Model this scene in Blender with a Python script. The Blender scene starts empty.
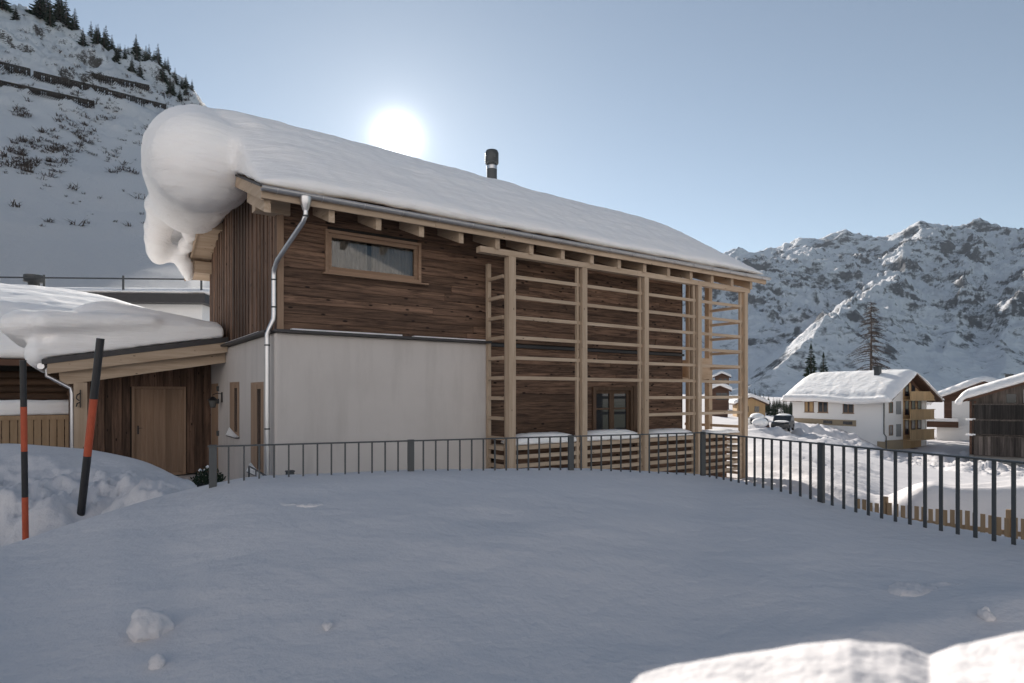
import bpy, bmesh, math, random
import numpy as np
from mathutils import Vector, Matrix
random.seed(7)
SC = bpy.context.scene
COL = SC.collection
R = math.radians
F = 624.0            # focal length in pixels
HY = 394.0           # height of the horizon in the picture

# ------------------------------------------------------------------ camera, sky, sun, exposure
cam = bpy.data.cameras.new("camera"); cam.sensor_width = 36; cam.lens = F / 1024 * 36
cam.shift_y = (HY - 341.5) / 1024; cam.clip_start = 0.05; cam.clip_end = 20000
camo = bpy.data.objects.new("camera", cam); COL.objects.link(camo)
camo.location = (0, 0, 0); camo.rotation_euler = (R(90), 0, 0); SC.camera = camo
cam.dof.use_dof = True; cam.dof.focus_distance = 14; cam.dof.aperture_fstop = 5.6

SUNPX = (397, 138)
sd = Vector(((SUNPX[0] - 512) / F, 1, (HY - SUNPX[1]) / F)).normalized()
sun_el = math.asin(sd.z); sun_az = math.atan2(sd.x, sd.y)
world = bpy.data.worlds.new("World"); SC.world = world; world.use_nodes = True
wn = world.node_tree; wn.nodes.clear()
def wnode(t, **k):
    n = wn.nodes.new(t)
    for a, b in k.items(): setattr(n, a, b)
    return n
wo = wnode('ShaderNodeOutputWorld'); bg = wnode('ShaderNodeBackground'); bg.inputs[1].default_value = 0.078
sky = wnode('ShaderNodeTexSky', sky_type='NISHITA', sun_disc=False)
sky.sun_elevation = sun_el; sky.sun_rotation = sun_az; sky.altitude = 1600
sky.air_density = 1.0; sky.dust_density = 0.3; sky.ozone_density = 1.6
# the sun itself and its bright surround in the sky, by the angle from the sun's direction
tc = wnode('ShaderNodeTexCoord'); nrm = wnode('ShaderNodeVectorMath', operation='NORMALIZE')
dot = wnode('ShaderNodeVectorMath', operation='DOT_PRODUCT'); dot.inputs[1].default_value = sd
ac = wnode('ShaderNodeMath', operation='ARCCOSINE'); dg = wnode('ShaderNodeMath', operation='MULTIPLY'); dg.inputs[1].default_value = 57.2958
wn.links.new(tc.outputs['Generated'], nrm.inputs[0]); wn.links.new(nrm.outputs[0], dot.inputs[0])
wn.links.new(dot.outputs['Value'], ac.inputs[0]); wn.links.new(ac.outputs[0], dg.inputs[0])
def aureole(width, amp):
    a = wnode('ShaderNodeMath', operation='DIVIDE'); a.inputs[1].default_value = -width
    e = wnode('ShaderNodeMath', operation='EXPONENT'); m = wnode('ShaderNodeMath', operation='MULTIPLY'); m.inputs[1].default_value = amp
    wn.links.new(dg.outputs[0], a.inputs[0]); wn.links.new(a.outputs[0], e.inputs[0]); wn.links.new(e.outputs[0], m.inputs[0]); return m
a1 = aureole(0.5, 160); a2 = aureole(1.9, 4.0); a3 = aureole(6.5, 0.55)
s0 = wnode('ShaderNodeMath', operation='ADD'); wn.links.new(a1.outputs[0], s0.inputs[0]); wn.links.new(a2.outputs[0], s0.inputs[1])
s1 = wnode('ShaderNodeMath', operation='ADD'); wn.links.new(s0.outputs[0], s1.inputs[0]); wn.links.new(a3.outputs[0], s1.inputs[1])
hs = wnode('ShaderNodeHueSaturation'); hs.inputs['Saturation'].default_value = 0.64; hs.inputs['Value'].default_value = 1.0
wn.links.new(sky.outputs[0], hs.inputs['Color'])
add = wnode('ShaderNodeMix', data_type='RGBA', blend_type='ADD'); add.inputs[0].default_value = 1
glo = wnode('ShaderNodeCombineColor')
for i in range(3): wn.links.new(s1.outputs[0], glo.inputs[i])
tnt = wnode('ShaderNodeMix', data_type='RGBA', blend_type='MULTIPLY'); tnt.inputs[0].default_value = 1; tnt.inputs[7].default_value = (.93, 1.0, 1.0, 1)
wn.links.new(hs.outputs[0], tnt.inputs[6]); wn.links.new(tnt.outputs[2], add.inputs[6]); wn.links.new(glo.outputs[0], add.inputs[7])
wn.links.new(add.outputs[2], bg.inputs[0]); wn.links.new(bg.outputs[0], wo.inputs[0])

sl = bpy.data.lights.new("sun", 'SUN'); sl.energy = 5.0; sl.angle = R(0.55); sl.color = (1.0, 0.93, 0.84)
slo = bpy.data.objects.new("sun", sl); COL.objects.link(slo); slo.rotation_euler = sd.to_track_quat('Z', 'Y').to_euler(); slo.location = (0, 0, 60)
SC.view_settings.view_transform = 'Standard'; SC.view_settings.look = 'None'; SC.view_settings.gamma = 1
SC.view_settings.use_curve_mapping = False; SC.view_settings.exposure = 0.60
SC.cycles.max_bounces = 6; SC.cycles.use_denoising = True

# ------------------------------------------------------------------ materials
def newmat(name):
    m = bpy.data.materials.new(name); m.use_nodes = True
    return m, m.node_tree, m.node_tree.nodes['Principled BSDF']
def N(nt, t, **k):
    n = nt.nodes.new(t)
    for a, b in k.items(): setattr(n, a, b)
    return n
def coords(nt, scale=(1, 1, 1), src='Object'):
    t = N(nt, 'ShaderNodeTexCoord'); mp = N(nt, 'ShaderNodeMapping'); mp.inputs['Scale'].default_value = scale
    nt.links.new(t.outputs[src], mp.inputs[0]); return mp.outputs[0]
def noise(nt, vec, scale, detail=4, rough=.55, dist=0):
    n = N(nt, 'ShaderNodeTexNoise'); n.inputs['Scale'].default_value = scale; n.inputs['Detail'].default_value = detail
    n.inputs['Roughness'].default_value = rough; n.inputs['Distortion'].default_value = dist
    nt.links.new(vec, n.inputs['Vector']); return n.outputs[0]
def ramp(nt, fac, stops):
    r = N(nt, 'ShaderNodeValToRGB'); e = r.color_ramp.elements
    while len(e) < len(stops): e.new(.5)
    for i, (p, c) in enumerate(stops):
        e[i].position = p; e[i].color = (*c, 1) if len(c) == 3 else c
    nt.links.new(fac, r.inputs[0]); return r.outputs[0]
def mix(nt, fac, a, b, mode='MIX'):
    m = N(nt, 'ShaderNodeMix', data_type='RGBA', blend_type=mode)
    for s, v in ((0, fac), (6, a), (7, b)):
        if isinstance(v, (int, float)): m.inputs[s].default_value = v
        elif isinstance(v, tuple): m.inputs[s].default_value = (*v, 1)
        else: nt.links.new(v, m.inputs[s])
    return m.outputs[2]
def bump(nt, b, hgt, strength=.3, dist=.05, prev=None):
    n = N(nt, 'ShaderNodeBump'); n.inputs['Strength'].default_value = strength; n.inputs['Distance'].default_value = dist
    nt.links.new(hgt, n.inputs['Height'])
    if prev: nt.links.new(prev, n.inputs['Normal'])
    nt.links.new(n.outputs[0], b.inputs['Normal']); return n.outputs[0]
def snow_mat(name, base=(.86, .835, .83), s1=1.2, d1=.12, s2=14, d2=.012, aniso=(1, 1, 1), st=.6, sss=0):
    m, nt, b = newmat(name); v = coords(nt, aniso)
    n1 = noise(nt, v, s1, 5, .5); n2 = noise(nt, v, s2, 5, .65); n3 = noise(nt, v, s1 * .35, 3)
    c = mix(nt, n3, tuple(x * .95 for x in base), tuple(min(1, x * 1.03) for x in base))
    nt.links.new(c, b.inputs['Base Color']); b.inputs['Roughness'].default_value = .75
    b.inputs['Specular IOR Level'].default_value = .25
    if sss: b.inputs['Subsurface Weight'].default_value = sss; b.inputs['Subsurface Radius'].default_value = (1, .95, .9); b.inputs['Subsurface Scale'].default_value = .12
    p = bump(nt, b, n1, st, d1); bump(nt, b, n2, st, d2, p)
    return m
def wood_mat(name, axis, c1, c2, knot=.0, vary=.35, grain=14, rough=.75, bd=.004):
    m, nt, b = newmat(name)
    sc = [1, 1, 1]; sc[axis] = .07
    geo = N(nt, 'ShaderNodeNewGeometry')
    tcn = N(nt, 'ShaderNodeTexCoord'); off = N(nt, 'ShaderNodeVectorMath', operation='SCALE'); off.inputs[0].default_value = (7.3, 11.1, 5.7)
    nt.links.new(geo.outputs['Random Per Island'], off.inputs['Scale'])
    ad = N(nt, 'ShaderNodeVectorMath', operation='ADD'); nt.links.new(tcn.outputs['Object'], ad.inputs[0]); nt.links.new(off.outputs[0], ad.inputs[1])
    mp = N(nt, 'ShaderNodeMapping'); mp.inputs['Scale'].default_value = sc; nt.links.new(ad.outputs[0], mp.inputs[0])
    g = noise(nt, mp.outputs[0], grain, 6, .7, .4)
    big = noise(nt, mp.outputs[0], 2.4, 3)
    col = ramp(nt, g, [(.36, c1), (.64, c2)])
    col = mix(nt, big, col, tuple(x * .72 for x in c1)); 
    rr = N(nt, 'ShaderNodeMapRange'); rr.inputs[3].default_value = 1 - vary; rr.inputs[4].default_value = 1 + vary
    nt.links.new(geo.outputs['Random Per Island'], rr.inputs[0])
    sc2 = N(nt, 'ShaderNodeVectorMath', operation='SCALE'); nt.links.new(col, sc2.inputs[0]); nt.links.new(rr.outputs[0], sc2.inputs['Scale'])
    col = sc2.outputs[0]
    if knot:
        s = [6.5, 6.5, 6.5]; s[axis] = 2.6
        mk = N(nt, 'ShaderNodeMapping'); mk.inputs['Scale'].default_value = s; nt.links.new(ad.outputs[0], mk.inputs[0])
        vo = N(nt, 'ShaderNodeTexVoronoi'); vo.inputs['Scale'].default_value = 1; nt.links.new(mk.outputs[0], vo.inputs['Vector'])
        kk = ramp(nt, vo.outputs['Distance'], [(knot * .6, (1, 1, 1)), (knot, (0, 0, 0))])
        col = mix(nt, kk, col, tuple(x * .25 for x in c1))
    nt.links.new(col, b.inputs['Base Color']); b.inputs['Roughness'].default_value = rough; b.inputs['Specular IOR Level'].default_value = .25
    bump(nt, b, g, .5, bd)
    return m
def plain(name, c, rough=.6, metal=0, var=.12, sc=3, bmp=0, bd=.01, spec=.4):
    m, nt, b = newmat(name); v = coords(nt); n = noise(nt, v, sc, 5, .6)
    col = mix(nt, n, tuple(x * (1 - var) for x in c), tuple(min(1, x * (1 + var)) for x in c))
    nt.links.new(col, b.inputs['Base Color']); b.inputs['Roughness'].default_value = rough; b.inputs['Metallic'].default_value = metal
    b.inputs['Specular IOR Level'].default_value = spec
    if bmp: bump(nt, b, noise(nt, v, sc * 12, 4, .6), bmp, bd)
    return m
M = {}
M['snow'] = snow_mat('snow ground', (.72, .69, .69), s1=.9, d1=.16, s2=8, d2=.03, st=.6)  # base darker than the other snow: foreground shade put into the colour
M['snow_roof'] = snow_mat('snow on roof', (.94, .92, .91), sss=.6, s1=1.4, d1=.10, s2=8, d2=.035, aniso=(.25, .9, 3.2), st=.7)  # base paler than the ground snow: roof brightness put into the colour
M['snow_far'] = snow_mat('snow far', s1=.15, d1=.5, s2=2, d2=.08)
M['stucco'] = plain('stucco', (.56, .52, .49), .92, var=.06, sc=1.3, bmp=.5, bd=.006, spec=.1)
def stains(m, amount=.22):
    nt = m.node_tree; b = nt.nodes['Principled BSDF']; src = b.inputs['Base Color'].links[0].from_socket
    n = noise(nt, coords(nt, (1.6, 1.6, .22)), 1.5, 6, .65); n2 = noise(nt, coords(nt, (.5, .5, .5)), 1.0, 4, .6)
    f = ramp(nt, n, [(.48, (0, 0, 0)), (.75, (1, 1, 1))]); f2 = ramp(nt, n2, [(.45, (0, 0, 0)), (.7, (1, 1, 1))])
    c = mix(nt, f, src, mix(nt, amount, src, (.16, .14, .12))); c = mix(nt, f2, c, mix(nt, amount * .5, src, (.2, .18, .16)))
    nt.links.new(c, b.inputs['Base Color'])
stains(M['stucco'])
M['stucco_w'] = plain('white render', (.88, .87, .85), .9, var=.04, sc=.6, spec=.1)
D1, D2 = (.058, .034, .024), (.38, .232, .155)
M['wood_dx'] = wood_mat('dark sawn board lengthwise', 0, D1, D2, knot=.18, vary=.30, grain=18, bd=.014)
M['wood_dz'] = wood_mat('dark sawn board upright', 2, (.075, .047, .034), (.32, .20, .14), knot=.14, vary=.5, grain=12, bd=.006)
L1, L2 = (.46, .345, .245), (.70, .565, .435)
for a, k in ((0, 'x'), (1, 'y'), (2, 'z')):
    M['wood_l' + k] = wood_mat('spruce ' + k, a, L1, L2, knot=.09, vary=.14, grain=9, bd=.002)
M['door'] = wood_mat('door wood', 2, (.28, .185, .125), (.42, .30, .215), knot=0, vary=.15, grain=10, bd=.001)
M['frame'] = wood_mat('window frame wood', 0, (.28, .18, .12), (.40, .28, .20), knot=0, vary=.1, grain=10, bd=.001)
M['frame_dk'] = wood_mat('dark window frame wood', 2, (.10, .062, .04), (.17, .11, .075), knot=0, vary=.1, grain=10, bd=.001)
M['zinc'] = plain('zinc', (.55, .55, .56), .32, .95, var=.15, sc=6)
M['zinc_dk'] = plain('weathered zinc', (.42, .42, .43), .45, .8, var=.2, sc=5)
M['flash'] = plain('dark flashing', (.045, .043, .045), .5, .3, var=.2, sc=4)
M['iron'] = plain('anthracite metal', (.075, .08, .083), .5, .4, var=.15, sc=8)
M['black'] = plain('black paint', (.018, .018, .02), .45, 0, var=.3, sc=20)
M['orange'] = plain('orange paint', (.42, .075, .03), .5, 0, var=.25, sc=15)
M['interior'] = plain('dark interior', (.03, .028, .026), .9)
M['curtain'] = plain('curtain', (.34, .31, .28), .9, var=.1)
M['leaf'] = plain('fir needles', (.030, .045, .030), .8, var=.5, sc=.8, spec=.1)
M['leaf_far'] = plain('distant fir needles', (.035, .045, .04), .9, var=.4, sc=.5, spec=.05)
M['bark'] = plain('bark', (.09, .065, .05), .9, var=.3, sc=5)
M['twig'] = plain('larch twigs', (.085, .065, .055), .9, var=.3, sc=5)
M['barrier'] = wood_mat('barrier timber', 0, (.03, .024, .02), (.075, .058, .046), vary=.3, grain=3)
M['fence_w'] = wood_mat('picket wood', 2, (.36, .25, .15), (.52, .38, .25), vary=.3, grain=8)
M['log'] = wood_mat('old log', 0, (.065, .038, .024), (.16, .095, .06), vary=.4, grain=8, knot=.08)
M['beige'] = wood_mat('honey timber cladding', 2, (.50, .33, .17), (.64, .45, .26), vary=.12, grain=6)
M['beige2'] = wood_mat('honey balcony boards', 0, (.54, .37, .20), (.68, .50, .30), vary=.1, grain=6)
M['brown'] = wood_mat('brown timber', 0, (.09, .05, .035), (.18, .10, .07), vary=.3, grain=5)
M['grey_w'] = wood_mat('weathered timber', 2, (.05, .042, .038), (.24, .20, .175), vary=.7, grain=4)
M['grey_d'] = wood_mat('blackened timber', 2, (.02, .018, .017), (.075, .065, .06), vary=.5, grain=4)
M['concrete'] = plain('concrete', (.36, .35, .33), .9, var=.12, sc=.6)
M['ochre'] = plain('ochre plinth', (.36, .29, .20), .9, var=.12, sc=.6)
M['shutter'] = plain('grey shutter', (.30, .31, .31), .7)
M['win_red'] = plain('dark red sash', (.10, .045, .035), .6)
M['pot'] = plain('planter', (.03, .03, .032), .5)
M['carpaint'] = plain('dark car paint', (.05, .053, .06), .3, .4)
M['tyre'] = plain('tyre', (.02, .02, .02), .8)
M['lampglass'] = plain('lantern glass', (.10, .10, .095), .2)
def glass_mat():
    m, nt, b = newmat('window glass'); nt.nodes.remove(b); out = nt.nodes['Material Output']
    g = N(nt, 'ShaderNodeBsdfGlossy'); g.inputs['Roughness'].default_value = .02; g.inputs['Color'].default_value = (.9, .93, .95, 1)
    t = N(nt, 'ShaderNodeBsdfTransparent'); t.inputs['Color'].default_value = (.8, .8, .79, 1)
    f = N(nt, 'ShaderNodeFresnel'); f.inputs['IOR'].default_value = 1.5
    mx = N(nt, 'ShaderNodeMixShader'); nt.links.new(f.outputs[0], mx.inputs[0]); nt.links.new(t.outputs[0], mx.inputs[1]); nt.links.new(g.outputs[0], mx.inputs[2])
    nt.links.new(mx.outputs[0], out.inputs[0]); return m
M['glass'] = glass_mat()
def darkglass():
    m, nt, b = newmat('dark window pane'); b.inputs['Base Color'].default_value = (.03, .033, .038, 1); b.inputs['Roughness'].default_value = .08
    return m
M['pane'] = darkglass()

# ------------------------------------------------------------------ helpers
class MB:
    def __init__(s): s.v = []; s.f = []; s.m = []; s.cur = 0; s.smooth = []
    def add(s, vs, fs, smooth=False):
        b = len(s.v); s.v += [tuple(p) for p in vs]; s.f += [tuple(i + b for i in f) for f in fs]; s.m += [s.cur] * len(fs); s.smooth += [smooth] * len(fs)
    def box(s, x0, x1, y0, y1, z0, z1):
        s.add([(x0, y0, z0), (x1, y0, z0), (x1, y1, z0), (x0, y1, z0), (x0, y0, z1), (x1, y0, z1), (x1, y1, z1), (x0, y1, z1)],
              [(0, 3, 2, 1), (4, 5, 6, 7), (0, 1, 5, 4), (1, 2, 6, 5), (2, 3, 7, 6), (3, 0, 4, 7)])
    def bar(s, p, q, w, h, up=(0, 0, 1)):
        p = Vector(p); q = Vector(q); d = (q - p).normalized(); u = Vector(up); sde = d.cross(u).normalized(); u = sde.cross(d).normalized()
        vs = []
        for c in (p, q):
            for a, b in ((-1, -1), (1, -1), (1, 1), (-1, 1)): vs.append(c + sde * a * w / 2 + u * b * h / 2)
        s.add(vs, [(0, 1, 2, 3), (7, 6, 5, 4), (0, 4, 5, 1), (1, 5, 6, 2), (2, 6, 7, 3), (3, 7, 4, 0)])
    def prism(s, poly, e):      # poly: list of 3-D points, e: extrusion vector
        n = len(poly); e = Vector(e); a = [Vector(p) for p in poly]; b = [p + e for p in a]
        s.add(a + b, [tuple(range(n))[::-1], tuple(range(n, 2 * n))] + [(i, (i + 1) % n, n + (i + 1) % n, n + i) for i in range(n)])
    def tube(s, pts, r, seg=10, cap=True):
        pts = [Vector(p) for p in pts]; n = len(pts); rs = r if isinstance(r, (list, tuple)) else [r] * n
        rings = []
        ref = None
        for i, p in enumerate(pts):
            d = (pts[min(i + 1, n - 1)] - pts[max(i - 1, 0)]).normalized()
            if ref is None: ref = Vector((1, 0, 0)) if abs(d.x) < .8 else Vector((0, 0, 1))
            a = d.cross(ref).normalized(); b = d.cross(a).normalized(); ref = b.cross(d) * -1 if False else ref
            rings.append([p + (a * math.cos(2 * math.pi * k / seg) + b * math.sin(2 * math.pi * k / seg)) * rs[i] for k in range(seg)])
        vs = [v for rg in rings for v in rg]; fs = []
        for i in range(n - 1):
            for k in range(seg): fs.append((i * seg + k, i * seg + (k + 1) % seg, (i + 1) * seg + (k + 1) % seg, (i + 1) * seg + k))
        s.add(vs, fs, True)
        if cap: s.add(rings[0], [tuple(range(seg))]); s.add(rings[-1], [tuple(range(seg))[::-1]])
    def tri(s, a, b, c): s.add([a, b, c], [(0, 1, 2)])
    def quad(s, a, b, c, d): s.add([a, b, c, d], [(0, 1, 2, 3)])
    def build(s, name, mats, parent=None, origin=(0, 0, 0), bevel=0):
        me = bpy.data.meshes.new(name); o = Vector(origin)
        me.from_pydata([Vector(v) - o for v in s.v], [], s.f)
        for m in (mats if isinstance(mats, (list, tuple)) else [mats]): me.materials.append(M[m] if isinstance(m, str) else m)
        me.polygons.foreach_set('material_index', s.m); me.polygons.foreach_set('use_smooth', s.smooth); 
        bm = bmesh.new(); bm.from_mesh(me); bmesh.ops.recalc_face_normals(bm, faces=bm.faces); bm.to_mesh(me); bm.free(); me.update()
        ob = bpy.data.objects.new(name, me); COL.objects.link(ob)
        if parent: ob.parent = parent
        else: ob.location = o
        if bevel:
            bv = ob.modifiers.new('bevel', 'BEVEL'); bv.width = bevel; bv.segments = 2; bv.limit_method = 'ANGLE'
        return ob
def tag(o, label=None, cat=None, group=None, kind=None):
    if label: o['label'] = label
    if cat: o['category'] = cat
    if group: o['group'] = group
    if kind: o['kind'] = kind
    return o
def empty(name, loc, rz, label, cat, group=None):
    o = bpy.data.objects.new(name, None); COL.objects.link(o); o.location = loc; o.rotation_euler = (0, 0, rz); o.empty_display_size = .3
    return tag(o, label, cat, group)
def copy_tree(o, parent=None):
    c = o.copy(); COL.objects.link(c)
    if parent: c.parent = parent
    for ch in list(o.children): copy_tree(ch, c)
    return c
def sm(x): x = np.clip(x, 0, 1); return x * x * (3 - 2 * x)
_rng = np.random.RandomState(3); _tab = _rng.rand(256, 256)
def vnoise(x, y):
    xi = np.floor(x).astype(int); yi = np.floor(y).astype(int); fx = x - xi; fy = y - yi; fx = fx * fx * (3 - 2 * fx); fy = fy * fy * (3 - 2 * fy)
    a = _tab[xi & 255, yi & 255]; b = _tab[(xi + 1) & 255, yi & 255]; c = _tab[xi & 255, (yi + 1) & 255]; d = _tab[(xi + 1) & 255, (yi + 1) & 255]
    return (a * (1 - fx) + b * fx) * (1 - fy) + (c * (1 - fx) + d * fx) * fy - .5
def fbm(x, y, oct=5, g=.5, l=2.03):
    s = 0; a = 1
    for i in range(oct): s = s + a * vnoise(x * l ** i + 17.3 * i, y * l ** i + 5.1 * i); a *= g
    return s
def ridged(x, y, oct=5, g=.5):
    s = 0; a = 1
    for i in range(oct): s = s + a * (1 - 4 * np.abs(vnoise(x * 2.07 ** i + 9.7 * i, y * 2.07 ** i + 3.3 * i))); a *= g
    return s
def grid_mesh(name, X, Y, Z, mat, holes=None):
    n, m = X.shape; co = np.stack([X, Y, Z], -1).reshape(-1, 3).astype(np.float32)
    i = np.arange(n * m).reshape(n, m)
    q = np.stack([i[:-1, :-1], i[:-1, 1:], i[1:, 1:], i[1:, :-1]], -1).reshape(-1, 4)
    me = bpy.data.meshes.new(name); me.vertices.add(n * m); me.vertices.foreach_set('co', co.ravel())
    me.loops.add(q.size); me.loops.foreach_set('vertex_index', q.ravel().astype(np.int32))
    me.polygons.add(len(q)); me.polygons.foreach_set('loop_start', (np.arange(len(q)) * 4).astype(np.int32)); me.polygons.foreach_set('loop_total', np.full(len(q), 4, np.int32))
    me.polygons.foreach_set('use_smooth', np.ones(len(q), bool)); me.update(); me.validate()
    me.materials.append(M[mat] if isinstance(mat, str) else mat)
    o = bpy.data.objects.new(name, me); COL.objects.link(o); return o

# ------------------------------------------------------------------ ground
P2 = Vector((2.173, 7.10)); RD1 = Vector((-.9295, -.3689)); RD2 = Vector((.3329, -.943))
CX = [-400, -200, 0, 50, 100, 150, 207, 250, 330, 409, 500, 571, 640, 700, 747, 800, 860, 927, 1011, 1100, 1400]
CY = [640, 600, 553, 535, 518, 502, 487, 478, 475, 471, 470, 469, 472, 475, 483, 495, 512, 526, 542, 560, 620]
_cx = np.arange(-400, 1401, 4.0); _cy = np.interp(_cx, CX, CY); _cy = np.convolve(np.pad(_cy, 8, 'edge'), np.hanning(19)[1:-1] / np.hanning(19).sum(), 'valid'); CX, CY = _cx, _cy
def rail_depth(px):
    r = (px - 512) / F
    d1 = (P2.x * RD1.y - P2.y * RD1.x) / (r * RD1.y - RD1.x)      # X = r*Y on the line P2 + s*RD1
    d2 = (P2.x * RD2.y - P2.y * RD2.x) / (r * RD2.y - RD2.x)
    d2 = np.where(px < 480, 40.0, d2); d = -np.log(np.exp(-7 * d1) + np.exp(-7 * np.clip(d2, 0, 40))) / 7
    left = 5.2 - (207 - px) * .0065
    k = sm((px - 110) / 97.0)
    return np.clip(np.maximum(left, 2.6) * (1 - k) + d * k, 1.6, 9)
CP = [  # (picture column, depth, height) of the land round the house
 (-100,12,-1.8),(60,13,-2.3),(100,16,-2.3),(185,18,-2.35),(300,10,-2.3),(300,14,-2.3),(500,12,-2.3),(500,20,-2.3),(600,14,-2.3),(650,13,-2.3),(700,15,-2.3),(740,17,-2.9),
 (720,21,-2.7),(745,22,-2.6),(790,24,-2.75),(830,19,-2.6),(800,20,-2.6),(868,16.5,-2.75),(800,14,-3.0),(840,13,-3.4),(860,14,-3.3),(760,11,-2.9),(860,10,-3.1),(900,13.3,-3.7),(1000,12,-3.5),(950,12.5,-3.6),(1100,12,-3.3),(900,20,-3.7),(1000,22,-3.9),
 (1100,25,-4.0),(900,30,-4.4),(950,50,-6.2),(900,88,-9.0),(960,95,-7.6),(1000,78,-8.7),(1060,80,-8.8),(800,60,-4.2),(770,68,-3.75),(790,92,-4.4),(850,85,-6.2),(880,90,-8.5),(830,95,-5.0),(760,120,-5),(700,40,-3),
 (700,150,-4),(640,60,-3),(800,30,-3.1),(800,42,-3.6),(745,40,-3.2),(500,60,-2),(300,60,0),(0,30,-1.5),(-100,60,5),(100,60,4),(200,70,3),(100,30,-1),
 (770,200,-6),(770,350,-5),(770,520,-4),(950,120,-8),(950,300,-12),(1000,500,-8),(1200,120,-8),(1300,300,-10),(850,400,-8),(500,500,5),(300,400,15),(1500,20,-4),(1500,60,-6),(-300,20,-1),(-300,60,5),(-300,400,30),(0,400,30)]
# the bank thrown up beside the path on the left
for c, row in {-250: [(4.6,-1.6),(6,-1.0),(8,-.85),(10,-1.1),(13,-2)], 0: [(4.9,-1.45),(5.6,-1.4),(6.2,-1.15),(7,-.88),(8,-.82),(9.5,-.75),(11,-1.2),(13,-2.2)],
               90: [(5.2,-1.2),(5.8,-1.12),(6.5,-.96),(7.2,-.92),(8.3,-.86),(9.3,-.82),(11,-1.4),(13,-2.3)],
               150: [(5.5,-1.1),(6.3,-.98),(7.5,-.99),(9,-1.0),(10.5,-1.5),(12.5,-2.3)],
               200: [(5.8,-1.2),(7,-1.12),(8,-1.2),(10,-1.9),(12,-2.3)], 270: [(7, -2.2), (8.5, -2.3)], 350: [(7.5, -2.3)], 480: [(8, -2.3)], 600: [(8.5, -2.3)], 680: [(9, -2.3)]}.items():
    CP += [(c, y, z) for y, z in row]
CPa = np.array(CP, float)
def warp(px, Y): return np.stack([px / 110.0, np.log(Y) * 3.0], -1)
_c = warp(CPa[:, 0], CPa[:, 1])
def tps(r2): return .5 * r2 * np.log(r2 + 1e-12)
_K = tps(((_c[:, None] - _c[None]) ** 2).sum(-1)) + np.eye(len(_c)) * .03
_P = np.c_[np.ones(len(_c)), _c]
_A = np.block([[_K, _P], [_P.T, np.zeros((3, 3))]])
_w = np.linalg.solve(_A, np.r_[CPa[:, 2], 0, 0, 0])
def landz(px, Y):
    q = warp(px, Y).reshape(-1, 2); out = np.empty(len(q))
    for i in range(0, len(q), 20000):
        s = q[i:i + 20000]; d = ((s[:, None] - _c[None]) ** 2).sum(-1)
        out[i:i + 20000] = tps(d) @ _w[:-3] + _w[-3] + s @ _w[-2:]
    return out.reshape(np.shape(px))
def gauss(X, Y, x, y, sx, sy, a=0):
    dx = X - x; dy = Y - y; c, s_ = math.cos(a), math.sin(a)
    u = dx * c + dy * s_; v = -dx * s_ + dy * c
    return np.exp(-(u / sx) ** 2 - (v / sy) ** 2)
def hg(X, Y):
    px = 512 + F * X / np.maximum(Y, .3)
    D = rail_depth(np.clip(px, -400, 1400)) + .06; cy = np.interp(px, CX, CY); zc = -(cy - HY) / F * D
    zn = np.interp(px, [0, 500, 900, 1100], [-1.30, -1.22, -1.2, -1.2])
    s = np.clip(Y / D, 0, 1); zi = zn + (zc - zn) * sm((s - .08) / .92) 
    zi = zi + (.05 * fbm(X * .7, Y * .9, 3) + .007 * ridged(X * .9 + .4 * Y, Y * 2.6 - X * .5, 3)) * (1 - sm((s - .6) / .4) * .75)
    # lumps and the ploughed edge at the lower right
    zi = zi + .06 * gauss(X, Y, 1.55, 2.75, .9, .18, .18) + .05 * gauss(X, Y, 2.45, 3.0, .3, .22) + .07 * gauss(X, Y, 2.0, 2.45, .22, .14) + .04 * gauss(X, Y, .75, 2.3, .3, .15)
    # the bank right in front of the camera, at the lower right
    yc = np.interp(px, [590, 640, 700, 800, 850, 900, 930, 960, 1024, 1150, 1400], [720, 676, 657, 643, 638, 644, 655, 641, 630, 600, 560]) + 5 * fbm(px / 60, px * 0 + 3, 3) + 4
    zb = -(yc - HY) / F * .46 + .007 * fbm(X * 11, Y * 11, 3); wb0 = 1 - sm((Y - .46) / .4)
    zi = np.where(px > 560, zi + wb0 * sm((px - 560) / 60) * (zb - zi), zi)
    zo = landz(np.clip(px, -400, 1500), np.maximum(Y, 4))
    # roughness of the thrown-up bank and of the far lumpy snow
    wb = sm((330 - px) / 120) * np.exp(-((Y - 6.5) / 1.1) ** 2)
    zo = zo + wb * (.34 * fbm(X * 1.5, Y * 1.5, 4) + .05 * ridged(X * 5, Y * 5, 3))
    wl = sm((px - 730) / 40) * sm((Y - 50) / 12) * sm((92 - Y) / 6); zo = zo + wl * (1.5 * fbm(X * .28, Y * .28, 5, .6) + .25 * ridged(X * .5, Y * .5, 3))
    wt = sm((px - 735) / 25) * sm((900 - px) / 40) * sm((Y - 14) / 3) * sm((46 - Y) / 10); u_ = X * .80 + Y * .35; v_ = Y * .8 - X * .35
    zo = zo + wt * (.13 * ridged(u_ * .75, v_ * .10, 3) + .05 * fbm(X * 1.5, Y * .8, 4))
    # rounded bank behind the picket fence
    wm = sm((px - 866) / 70) * sm((Y - 14.3) / 1.6) * (1 - sm((Y - 17.5) / 3.5)); zo = zo + wm * (1.2 + .25 * fbm(X * .4, Y * .4, 3))
    zo = zo + .10 * fbm(X * .35, Y * .35, 3) * sm((Y - 10) / 6)
    t = sm((Y - D - .12) / (.7 + .4 * sm((px - 120) / 120)))
    return np.where(Y <= D, zi, zc * (1 - t) + zo * t)
rr_ = np.arange(-1.45, 1.4501, .0042); yy = np.exp(np.arange(math.log(.18), math.log(620), .0125))
RR, YY = np.meshgrid(rr_, yy); XX = RR * YY
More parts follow.
